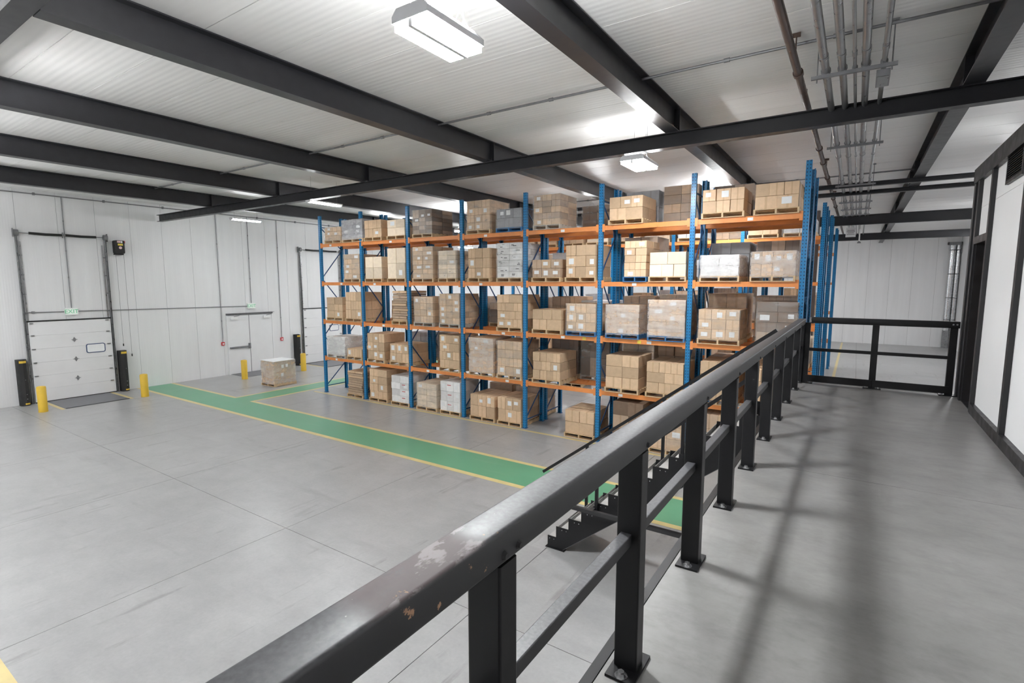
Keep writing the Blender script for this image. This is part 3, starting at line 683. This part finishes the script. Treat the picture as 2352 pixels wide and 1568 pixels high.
for yy, pa, pb, posts_ in ((YS-0.03, (-4.15, nz(-4.15)+0.92), (-1.0, nz(-1.0)+0.80), (-3.19, -1.9)), (YE+0.04, (-4.69, 0.90), (-0.90, 3.757), (-3.80, -2.46, -1.4))):
    xb = pb[0]
    make('handrail', MB().bar((pa[0], yy, pa[1]), (pb[0], yy, pb[1]), 0.05, 0.05), 'black_paint', st)
    hz = lambda x: pa[1]+(x-pa[0])*(pb[1]-pa[1])/(pb[0]-pa[0])
    if yy < 7.5: make('stair_mid_rail', MB().bar((-3.19, yy, nz(-3.19)+0.46), (xb, yy, nz(xb)+0.46), 0.04, 0.05), 'black_paint', st)
    for x in posts_:
        p = make('stair_post', B(x-0.022, x+0.022, yy-0.022, yy+0.022, nz(x)-0.06, hz(x)), 'black_paint', st)
        make('post_shoe', B(x-0.04, x+0.03, yy-0.03, yy+0.03, nz(x)-0.12, nz(x)+0.0), 'black_paint', p)
make('foot_plate', B(sx(0)-0.05, sx(1)+0.08, YS-0.03, YS+0.06, 0, 0.012), 'black_paint', st)
make('foot_plate', B(sx(0)-0.05, sx(1)+0.08, YE-0.03, YE+0.06, 0, 0.012), 'black_paint', st)
make('landing_tie_bar', MB().box(-3.62, -0.90, 7.02, 7.08, 0.86, 0.92), 'black_trim', st)
make('tie_hanger', MB().box(-0.95, -0.90, 7.02, 7.08, 0.92, 2.40), 'black_trim', st)
make('tie_link', MB().box(-3.25, -3.19, 7.08, YS, 0.86, 0.92), 'black_trim', st)

# ------------------------------------------------------------------ office cabin on the mezzanine
OX, OY0, OY1, OZ = 1.38, -7.5, 10.12, 6.04
of = empty('wall_office', (OX, 2.0, ZM), 'white panelled office cabin with black trim on the mezzanine', 'office', kind='structure')
tr = [8.91, 7.25, 5.6, 3.95, 2.3, 0.65, -1.0, -2.65, -4.3, -5.95]
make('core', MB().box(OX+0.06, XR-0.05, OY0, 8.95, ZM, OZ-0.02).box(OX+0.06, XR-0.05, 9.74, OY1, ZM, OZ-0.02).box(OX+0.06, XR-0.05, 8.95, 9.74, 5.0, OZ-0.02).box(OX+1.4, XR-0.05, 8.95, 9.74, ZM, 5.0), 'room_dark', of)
def opanel(y0, y1, z0, z1): make('wall_panel', B(OX, OX+0.06, y0+0.002, y1-0.002, z0+0.002, z1-0.002), 'office_white', of)
for i in range(len(tr)-1):
    opanel(tr[i+1], tr[i], ZM+0.02, 5.46); opanel(tr[i+1], tr[i], 5.46, OZ)
opanel(8.91, 9.78, 5.02, 5.46); opanel(8.91, 9.78, 5.46, OZ); opanel(9.78, OY1, ZM+0.02, OZ)
for y in tr: make('trim_post', B(OX-0.045, OX, y-0.045, y+0.045, ZM, OZ-0.19), 'black_trim', of)
make('trim_post', B(OX-0.045, OX+0.02, 10.02, 10.14, ZM, OZ-0.19), 'black_trim', of)
make('trim_post', B(OX-0.045, OX+0.02, 9.74, 9.84, ZM, OZ-0.19), 'black_trim', of)
make('corner_strip', B(OX-0.012, OX, 9.84, 10.02, ZM, OZ-0.19), 'galvanised', of)
make('fascia', B(OX-0.055, OX, OY0, OY1+0.04, OZ-0.20, OZ+0.01), 'black_trim', of)
make('fascia', B(OX-0.055, XR-0.02, OY1, OY1+0.05, OZ-0.20, OZ+0.01), 'black_trim', of)
make('end_panel', B(OX+0.02, XR-0.02, OY1, OY1+0.03, 2.4, OZ-0.2), 'office_white', of)
make('roof', B(OX, XR-0.02, OY0, OY1+0.03, OZ-0.02, OZ), 'office_white', of)
make('door_head', B(OX-0.045, OX+0.05, 8.955, 9.74, 4.96, 5.06), 'black_trim', of)
bb = lab_s(make('baseboard_office', B(OX-0.05, OX, OY0, 8.866, ZM, ZM+0.125), 'black_trim'), 'black skirting along the foot of the office cabin', 'baseboard')
d = empty('door_4', (OX, 9.35, ZM), 'open office doorway with dark interior and brown wooden jamb', 'door', kind='structure')
make('jamb', B(OX-0.01, OX+0.14, 8.955, 8.985, ZM, 4.96), 'wood_door', d)
make('jamb', B(OX-0.02, OX+0.14, 9.70, 9.74, ZM, 4.96), 'black_trim', d)
make('door_leaf', B(OX+0.14, OX+0.95, 8.99, 9.03, ZM+0.01, 4.95), 'wood_door', d)
make('threshold', B(OX-0.02, OX+0.14, 8.985, 9.70, ZM, ZM+0.012), 'black_trim', d)
v = empty('air_grille', (OX, 7.9, 5.72), 'black louvred air grille high on the office wall', 'vent')
make('frame', MB().box(OX-0.03, OX, 7.50, 8.24, 5.86, 5.90).box(OX-0.03, OX, 7.50, 8.24, 5.54, 5.58).box(OX-0.03, OX, 7.50, 7.54, 5.58, 5.86).box(OX-0.03, OX, 8.20, 8.24, 5.58, 5.86), 'black_trim', v)
make('backing', B(OX-0.004, OX-0.001, 7.54, 8.20, 5.58, 5.86), 'room_dark', v)
for k in range(11): make('slat', MB().bar((OX-0.016, 7.54, 5.592+0.0255*k), (OX-0.016, 8.20, 5.592+0.0255*k), 0.022, 0.004), 'black_trim', v)

# far right: foil ducts, hanging sign, junction fittings
for x, r, l in ((5.25, 0.16, 'left'), (5.55, 0.12, 'right')):
    o = empty('foil_duct', (x, YF-0.4, 0), 'shiny vertical foil duct in the far corner, %s of two' % l, 'duct', 'foil ducts')
    make('duct', MB().tube((x, YF-0.25, 1.2), (x, YF-0.25, 7.0), r, 14), 'duct_foil', o, smooth=True)
    for z in (1.9, 3.4, 5.0, 6.6): make('band', MB().tube((x, YF-0.25, z), (x, YF-0.25, z+0.06), r+0.012, 14), 'galvanised_dull', o)
    make('base_stand', B(x-r, x+r, YF-0.25-r, YF-0.25+r, 0, 1.2), 'galvanised', o)
o = empty('duct_head', (5.4, YF-0.3, 7.0), 'grey steel head frame on top of the foil ducts', 'duct', None)
make('frame', MB().box(4.95, 5.69, YF-0.5, YF-0.46, 6.95, 7.15).box(4.95, 5.0, YF-0.5, YF-0.02, 7.0, 7.15).box(5.64, 5.69, YF-0.5, YF-0.02, 6.4, 7.15), 'galvanised_dull', o)
s = empty('hanging_sign', (-0.40, 30.6, 6.75), 'small white sign hanging from the far cross beam', 'sign')
make('board', B(-0.62, -0.20, 30.58, 30.61, 6.66, 7.12), 'label_paper', s)
for z, w in ((6.98, 0.15), (6.92, 0.17), (6.86, 0.13), (6.79, 0.16)): make('printed_line', B(-0.41-w, -0.41+w, 30.576, 30.58, z-0.016, z+0.016), 'grey_print', s)
make('hanger', MB().tube((-0.41, 30.595, 7.12), (-0.41, 30.595, ZC-0.002), 0.01, 6), 'galvanised_dull', s)
o = empty('ceiling_sensor', (-0.1, 34, 6.4), 'small grey detector hanging below the far ceiling left of the sign', 'detector')
make('stem', MB().tube((-0.05, 33, 6.6), (-0.05, 33, ZC-0.002), 0.03, 8), 'white_plastic', o); make('head', MB().tube((-0.05, 33, 6.5), (-0.05, 33, 6.6), 0.10, 12, 0.05), 'galvanised_dull', o)
# ------------------------------------------------------------------ racks
def shared(name, mb, mat):
    me = bpy.data.meshes.new(name); me.from_pydata(mb.v, [], mb.f); fixnormals(me); me.materials.append(MATS[mat]); return me
UW, UD, T = 0.0575, 0.045, 0.004
cprof = [(-UW, UD), (-UW, -UD), (UW, -UD), (UW, UD), (UW-0.02, UD), (UW-0.02, UD-T), (UW-T, UD-T), (UW-T, -UD+T), (-UW+T, -UD+T), (-UW+T, UD-T), (-UW+0.02, UD-T), (-UW+0.02, UD)]
ME_UP = shared('upright', MB().prism(cprof, 2, 0.0, RTOP), 'rack_blue')
ME_FOOT = shared('foot_plate', B(-0.08, 0.08, -0.07, 0.07, 0, 0.008), 'rack_strut')
ME_BEAM = shared('beam', MB().prism([(-0.025, -0.06), (0.025, -0.06), (0.025, 0.03), (0.012, 0.035), (0.012, 0.06), (-0.025, 0.06)], 0, -(RP/2-UW), RP/2-UW), 'rack_orange')
ME_CON = shared('beam_connector', MB().box(-0.004, 0.004, -0.03, 0.05, -0.10, 0.10).box(-0.035, 0.035, -0.034, -0.030, -0.10, 0.10), 'rack_orange')
ME_TAG = shared('beam_label', B(-0.06, 0.06, -0.002, 0.0, -0.035, 0.035), 'label_paper')
ME_TAGY = shared('beam_label', B(-0.05, 0.05, -0.002, 0.0, -0.04, 0.04), 'label_yellow')
def brace_pts(yf, yr):
    zs = [0.25, 1.15, 2.3, 3.45, 4.6, 5.75, 6.6]; out = [((yf, zs[0]), (yr, zs[0])), ((yf, zs[-1]), (yr, zs[-1]))]
    for i in range(len(zs)-1):
        a, b = (yf, yr) if i % 2 == 0 else (yr, yf); out.append(((a, zs[i]), (b, zs[i+1])))
    return out
def rack(y0, label, first=0, detail=True, top=RTOP, group='blue and orange pallet racks'):
    y1 = y0+1.1
    r = empty('pallet_rack', (RX0+RP*first, y0, 0), label, 'rack', group)
    for k in range(first, NB+1):
        x = RX0+RP*k
        for yy, rz in ((y0+UD, 0), (y1-UD, math.pi)):
            u = inst('upright', ME_UP, (x, yy, 0), r, (1, 1, top/RTOP), rz)
            inst('foot_plate', ME_FOOT, (x, yy, 0), u)
        if detail:
            for a, b in brace_pts(y0+UD, y1-UD): make('brace', MB().bar((x, *a), (x, *b), 0.025, 0.032), 'rack_strut', r)
        else:
            mb = MB()
            for a, b in brace_pts(y0+UD, y1-UD): mb.bar((x, *a), (x, *b), 0.025, 0.032)
            make('bracing', mb, 'rack_strut', r)
        if k < NB:
            for li, z in enumerate(LV):
                for yy, rz in ((y0+0.02, 0), (y1-0.02, math.pi)):
                    b = inst('beam', ME_BEAM, (x+RP/2, yy, z), r, rotz=rz)
                    if detail and rz == 0:
                        for s in (-1, 1): inst('beam_connector', ME_CON, (x+RP/2+s*(RP/2-UW-0.035), yy, z), b)
                        rr = random.random()
                        if rr < 0.45: inst('beam_label', ME_TAG, (x+RP*(0.25+0.5*random.random()), yy-0.0255, z-0.005), b)
                        if (k, li) in ((4, 1), (5, 1)): inst('beam_label', ME_TAGY, (x+RP*(0.82 if k == 4 else 0.48), yy-0.0255, z-0.005), b)
    return r
rack(13.02, 'front blue rack with orange beams facing the open floor')
rack(14.25, 'second blue rack, back to back with the front rack', detail=False)
rack(19.6, 'third blue rack across the aisle behind the front pair', first=2, detail=False, top=6.98)
rack(20.75, 'fourth blue rack, back to back with the third', first=2, detail=False, top=6.98)
rack(24.95, 'fifth blue rack farther back', first=3, detail=False, top=7.15)
rack(30.95, 'farthest blue rack near the far wall', first=3, detail=False, top=7.15)

# ------------------------------------------------------------------ pallet loads
def bev_cube(name, mat):
    import bmesh
    bm = bmesh.new(); bmesh.ops.create_cube(bm, size=1.0)
    bmesh.ops.bevel(bm, geom=list(bm.edges), offset=0.012, segments=1, affect='EDGES')
    me = bpy.data.meshes.new(name); bm.to_mesh(me); bm.free(); me.materials.append(MATS[mat]); return me
ME_CT = {k: bev_cube('carton', 'carton_'+k) for k in 'tcmbwgf'}
def pallet_me(mat):
    mb = MB()
    for y in (0.0, 0.485, 0.97): mb.box(-0.5, 0.5, y, y+0.13, 0.0, 0.018)
    for x in (-0.5, -0.022, 0.456): mb.box(x, x+0.044, 0.0, 1.1, 0.018, 0.112)
    for k in range(6): mb.box(-0.5, 0.5, k*0.1985, k*0.1985+0.1075, 0.112, 0.13)
    return shared('pallet', mb, mat)
ME_PAL = {'n': pallet_me('pallet_wood'), 'b': pallet_me('pallet_blue'), 'g': pallet_me('pallet_grey')}
ME_LAB = shared('label_sheet', B(-0.5, 0.5, -0.5, 0.5, -0.5, 0.5), 'label_paper')
ME_MARK = shared('print_mark', B(-0.5, 0.5, -0.5, 0.5, -0.5, 0.5), 'rubber_black')
ME_MARKR = shared('print_mark', B(-0.5, 0.5, -0.5, 0.5, -0.5, 0.5), 'print_red')
ME_TAPE = shared('tape_strip', B(-0.5, 0.5, -0.5, 0.5, -0.5, 0.5), 'label_paper')
def film(x0, x1, y0, y1, z0, z1, kind, parent):
    mb = MB(); ring = []; nu = 6
    cs = [(x0, y0), (x1, y0), (x1, y1), (x0, y1)]
    for i in range(4):
        a, b = cs[i], cs[(i+1) % 4]
        for t in range(nu): ring.append((a[0]+(b[0]-a[0])*t/nu, a[1]+(b[1]-a[1])*t/nu))
    n = len(ring); nz_ = 8; cx, cyy = (x0+x1)/2, (y0+y1)/2
    for k in range(nz_+1):
        z = z0+(z1-z0)*k/nz_
        for x, y in ring:
            e = 0.006+0.016*(0.5+0.5*noise.noise(Vector((x*3.1, y*3.1, z*5.0))))
            dx, dy = x-cx, y-cyy
            mb.v.append((x+math.copysign(e, dx), y+math.copysign(e, dy), z))
    for k in range(nz_):
        for i in range(n): j = (i+1) % n; mb.f.append((k*n+i, k*n+j, k*n+n+j, k*n+n+i))
    return make('stretch_film', mb, 'film_%d' % kind, parent, smooth=True)
def sub(name, me, carton, wpos, wsize, cloc, cscale):       # a thin sheet on a carton, given in world size
    o = bpy.data.objects.new(name, me); COL.objects.link(o); o.parent = carton
    o.location = [(wpos[i]-cloc[i])/cscale[i] for i in range(3)]
    o.scale = [wsize[i]/cscale[i] for i in range(3)]
    return o
def load(x0, x1, yf, z0, h, st, nx, nz_, wrap, pc, label, group, near=True, labp=0.35, D=1.1):
    W = x1-x0; xc = (x0+x1)/2
    root = empty('pallet_load', (xc, yf, z0), label, 'pallet load', group)
    inst('pallet', ME_PAL[pc], (xc, yf, z0), root, (W, D/1.1, 1))
    a, b = x0+0.02, x1-0.02; ya, yb = yf+0.02, yf+D-0.03; zb = z0+0.13; H = h-0.13
    if st == 'f':
        for k in range(nz_):
            hh = H/nz_; sw = (b-a)*random.uniform(0.93, 1.04); sc = (sw, (yb-ya)*random.uniform(0.93, 1.0), hh*random.uniform(0.72, 0.95))
            o = inst('cardboard_bundle', ME_CT[random.choice('ffmt')], (xc+random.uniform(-0.03, 0.03), (ya+yb)/2, zb+hh*(k+0.5)), root, sc, random.uniform(-0.03, 0.03))
        return root
    digs = [int(c) for c in str(nx)]
    ny = 2 if near else 1
    pal = {'t': 'tttt', 'c': 'c', 'm': 'mmt', 'b': 'bbbm', 'w': 'w', 'g': 'g'}[st]
    for r in range(nz_):
        n = digs[(nz_-1-r) % len(digs)]; hh = H/nz_
        cuts = [0.0]
        for i in range(1, n): cuts.append(i/n+random.uniform(-0.015, 0.015))
        cuts.append(1.0)
        for i in range(n):
            xa, xb_ = a+(b-a)*cuts[i], a+(b-a)*cuts[i+1]
            for j in range(ny):
                dy = (yb-ya)/ny
                jit = 0.006 if not wrap else 0.003
                sc = (xb_-xa-0.006, dy-0.006, hh-0.005)
                lc = ((xa+xb_)/2+random.uniform(-jit, jit), ya+dy*(j+0.5)+random.uniform(-jit, jit)*1.5, zb+hh*(r+0.5))
                c = inst('carton', ME_CT[random.choice(pal)], lc, root, sc, random.uniform(-0.008, 0.008) if not wrap else 0.0)
                if j == 0 and near and sc[2] > 0.1:
                    fy = lc[1]-sc[1]/2-0.002
                    if random.random() < labp:
                        lw, lh = min(sc[0]*0.5, random.choice((0.12, 0.16, 0.2))), min(sc[2]*0.55, random.choice((0.10, 0.14, 0.18)))
                        sub('label_sheet', ME_LAB, c, (lc[0]+random.uniform(-0.25, 0.25)*(sc[0]-lw), fy, lc[2]+random.uniform(-0.2, 0.2)*(sc[2]-lh)), (lw, 0.003, lh), lc, sc)
                    if st == 'w' and wrap == 0 and r < 3 and i == 1:
                        sub('print_mark', ME_MARKR, c, (lc[0]-0.03, fy, lc[2]+0.05), (0.16, 0.003, 0.025), lc, sc)
                    if st == 'w' and wrap == 1:
                        for q in range(2): sub('print_mark', ME_MARK, c, (lc[0]+random.uniform(-0.3, 0.3)*sc[0], fy, lc[2]+random.uniform(-0.3, 0.3)*sc[2]), (random.uniform(0.04, 0.12), 0.003, 0.02), lc, sc)
    if wrap: film(a-0.004, b+0.004, ya-0.006, yb+0.004, zb-0.04, z0+h+0.004, wrap, root)
    return root
LVN = ['floor level', 'first beam level', 'second beam level', 'third beam level', 'top beam level']
ORD = ['first', 'second', 'third', 'fourth', 'fifth', 'sixth', 'seventh']
SD = ['left', 'right']
LOOK = {'t': 'tan cartons', 'c': 'pale cartons', 'm': 'brown cartons', 'b': 'dark cartons', 'w': 'white cartons', 'g': 'grey cartons', 'f': 'cardboard bundles'}
def look(st, w): return (['', 'lightly wrapped ', 'heavily wrapped '][w])+LOOK[st]
FRONT = [(4,1,0,-17.45,-16.45,0.62,'t',2,3,1,'n'),(4,1,1,-16.39,-15.22,0.83,'g',2,4,2,'n'),(4,2,0,-15.15,-14.23,0.74,'t',2,2,0,'n'),(4,2,1,-13.96,-13.06,0.68,'c',2,2,0,'n'),(4,3,0,-12.71,-11.8,0.92,'b',3,6,1,'n'),(4,4,0,-10.37,-9.44,1.02,'t',3,4,1,'n'),(4,4,1,-9.22,-8.29,0.68,'g',3,2,1,'b'),(4,5,0,-7.91,-7.02,0.97,'m',3,5,1,'g'),(4,6,0,-5.58,-4.63,0.71,'t',32,2,0,'n'),(4,7,0,-3.2,-2.25,0.67,'t',3,2,0,'n'),(4,7,1,-2.06,-1.14,0.69,'t',32,2,0,'n'),(3,1,1,-16.37,-15.45,1.05,'t',2,5,1,'n'),(3,2,0,-15.17,-14.26,0.92,'c',2,2,0,'n'),(3,2,1,-13.99,-13.08,1.19,'c',2,2,0,'n'),(3,3,0,-12.75,-11.79,1.19,'t',2,7,1,'n'),(3,3,1,-11.58,-10.81,1.02,'c',2,6,1,'n'),(3,4,0,-10.33,-9.46,1.05,'t',3,3,0,'n'),(3,4,1,-9.21,-8.28,1.17,'w',2,6,1,'n'),(3,5,0,-7.95,-6.99,0.64,'m',3,2,0,'n'),(3,5,1,-6.85,-5.91,1.01,'t',3,3,0,'n'),(3,6,0,-5.13,-4.5,1.05,'t',2,5,0,'b'),(3,6,1,-4.45,-3.5,0.74,'c',23,2,0,'n'),(3,7,0,-3.19,-2.29,0.63,'w',2,2,2,'n'),(3,7,1,-2.07,-1.14,0.68,'t',4,2,2,'n'),(2,1,0,-17.49,-16.51,0.91,'t',2,3,0,'n'),(2,1,1,-16.35,-15.43,1.13,'t',3,3,0,'n'),(2,2,1,-13.82,-13.06,1.2,'f',1,12,0,'n'),(2,3,0,-12.73,-11.83,1.01,'t',3,4,1,'g'),(2,3,1,-11.57,-10.69,1.12,'t',3,5,1,'g'),(2,4,1,-9.22,-8.28,1.12,'t',23,4,0,'n'),(2,5,0,-7.93,-6.94,0.71,'t',32,2,0,'n'),(2,5,1,-6.81,-5.88,0.9,'t',3,3,1,'b'),(2,6,0,-5.6,-4.66,0.9,'t',3,4,2,'b'),(2,6,1,-4.44,-3.48,1.05,'t',2,5,2,'b'),(2,7,0,-3.19,-2.22,0.84,'t',3,3,1,'n'),(2,7,1,-1.89,-1.02,1.05,'b',2,4,1,'n'),(1,1,0,-17.53,-16.44,0.84,'w',2,2,2,'g'),(1,1,1,-16.35,-15.49,0.44,'t',3,1,0,'n'),(1,2,0,-15.18,-14.24,1.09,'t',3,3,0,'n'),(1,2,1,-13.98,-13.03,0.77,'t',3,2,0,'n'),(1,3,1,-11.6,-10.71,1.23,'t',32,4,0,'n'),(1,4,0,-10.31,-9.34,1.22,'t',2,5,2,'n'),(1,4,1,-9.21,-8.29,1.18,'t',3,4,1,'n'),(1,5,0,-7.92,-6.96,0.92,'t',43,3,0,'n'),(1,6,0,-5.59,-4.63,1.01,'t',2,3,0,'n'),(1,6,1,-4.45,-3.46,0.92,'t',32,3,0,'n'),(1,7,0,-3.1,-2.25,1.05,'t',2,3,0,'n'),(1,7,1,-2.01,-1.14,0.96,'t',3,3,0,'n'),(0,1,1,-16.41,-15.5,1.03,'f',1,10,0,'n'),(0,2,0,-15.13,-14.16,1.22,'t',2,4,0,'n'),(0,2,1,-13.96,-13.05,1.09,'w',2,4,0,'n'),(0,3,0,-12.69,-11.73,0.96,'c',2,4,1,'n'),(0,3,1,-11.59,-10.7,1.13,'w',3,3,0,'n'),(0,4,0,-10.3,-9.3,0.84,'t',3,2,0,'n'),(0,4,1,-9.2,-8.3,0.88,'t',3,2,0,'n'),(0,5,1,-6.82,-5.88,0.8,'t',2,2,0,'n'),(0,6,0,-5.36,-4.46,1.23,'b',2,3,0,'n'),(0,6,1,-4.32,-3.39,1.03,'t',2,3,1,'n'),(0,7,0,-3.04,-2.19,1.21,'m',2,3,0,'n'),(0,7,1,-1.99,-1.21,1.3,'t',3,3,0,'n')]
for (l, bay, side, x0, x1, h, st, nx, nz_, w, pc) in FRONT:
    load(x0, x1, 12.97, SURF[l], h, st, nx, nz_, w, pc, '%s, front rack, %s, %s bay from left, %s side' % (look(st, w), LVN[l], ORD[bay-1], SD[side]),
         'pallet loads on the front rack', labp=0.8 if (l, bay, side) in ((3, 5, 0), (4, 4, 1), (3, 7, 1), (2, 5, 1)) else 0.30 if st not in 'c' else 0.12)
# second row (back to back with the first)
SEC = {(4, 3, 1): ('g', 0.7), (4, 5, 1): ('b', 0.75), (4, 6, 0): ('g', 1.02), (4, 6, 1): ('m', 1.08), (4, 7, 0): ('b', 0.95), (3, 7, 0): ('g', 1.0), (3, 7, 1): ('b', 1.0),
       (3, 6, 0): ('m', 1.25), (3, 4, 1): ('t', 0.9), (3, 5, 0): ('w', 0.9), (2, 4, 0): ('b', 0.8), (2, 4, 1): ('m', 1.0), (2, 5, 0): ('m', 1.05), (2, 5, 1): ('w', 0.95), (2, 6, 0): ('t', 1.1),
       (2, 6, 1): ('c', 1.15), (2, 7, 0): ('t', 1.2), (2, 7, 1): ('m', 1.15), (2, 3, 1): ('b', 1.0), (2, 2, 0): ('m', 0.8), (1, 3, 0): ('b', 1.15), (1, 2, 1): ('g', 1.1), (1, 5, 0): ('b', 1.3),
       (1, 5, 1): ('b', 1.25), (1, 6, 0): ('c', 1.3), (1, 6, 1): ('m', 1.2), (1, 7, 0): ('m', 1.0), (1, 7, 1): ('t', 1.0), (1, 4, 0): ('m', 1.0), (0, 3, 0): ('t', 1.0), (0, 4, 1): ('m', 1.0),
       (0, 2, 0): ('t', 1.2), (0, 6, 0): ('b', 1.2), (0, 6, 1): ('t', 1.0), (0, 7, 0): ('w', 1.0), (0, 7, 1): ('t', 1.2), (0, 4, 0): ('t', 1.0), (4, 4, 0): ('t', 0.9), (4, 1, 1): ('w', 0.6)}
for (l, bay, side), (st, h) in SEC.items():
    x0 = RX0+RP*(bay-1)+0.16+side*1.09+random.uniform(-0.03, 0.05)
    w = 1 if random.random() < 0.5 or st in 'gb' else 0
    load(x0, x0+0.97, 14.27, SURF[l], h, st, random.choice((2, 3)), random.choice((2, 3, 4)), w, random.choice('nnng'),
         '%s, second rack, %s, %s bay from left, %s side' % (look(st, w), LVN[l], ORD[bay-1], SD[side]), 'pallet loads on the second rack', near=False)
for yf, first, nm, pr_ in ((19.57, 2, 'third rack', 0.72), (20.77, 3, 'fourth rack', 0.3), (24.92, 3, 'fifth rack', 0.7), (30.92, 4, 'farthest rack', 0.6)):
    for l in range(5):
        for bay in range(first+1, NB+1):
            for side in (0, 1):
                if random.random() > pr_ or (l == 3 and random.random() < 0.25): continue
                x0 = RX0+RP*(bay-1)+0.16+side*1.09+random.uniform(-0.03, 0.05)
                st = random.choice('ttcctmwwbg'); w = 1 if random.random() < 0.3 else 0
                h = random.uniform(0.75, 1.3) if l < 4 else random.uniform(0.5, 0.95)
                load(x0, x0+0.97, yf, SURF[l], h, st, random.choice((2, 3)), random.choice((2, 3, 4)), w, 'n',
                     '%s, %s, %s, %s bay from left, %s side' % (look(st, w), nm, LVN[l], ORD[bay-1], SD[side]), 'pallet loads on the rear racks', near=False)
# single load on the floor by the exit door
r = load(-21.42, -20.42, 12.40, 0.0, 1.08, 't', 2, 4, 2, 'n', 'wrapped pallet of cartons with white top sheet on floor near double door', 'pallet loads on the floor', D=1.05)
make('top_sheet', B(-21.42, -20.42, 12.41, 13.43, 1.085, 1.092), 'label_paper', r)
for y, z in ((12.75, 0.78), (12.95, 0.80), (12.72, 0.42)): make('label_sheet', B(-20.412, -20.408, y, y+0.11, z, z+0.14), 'label_paper', r)
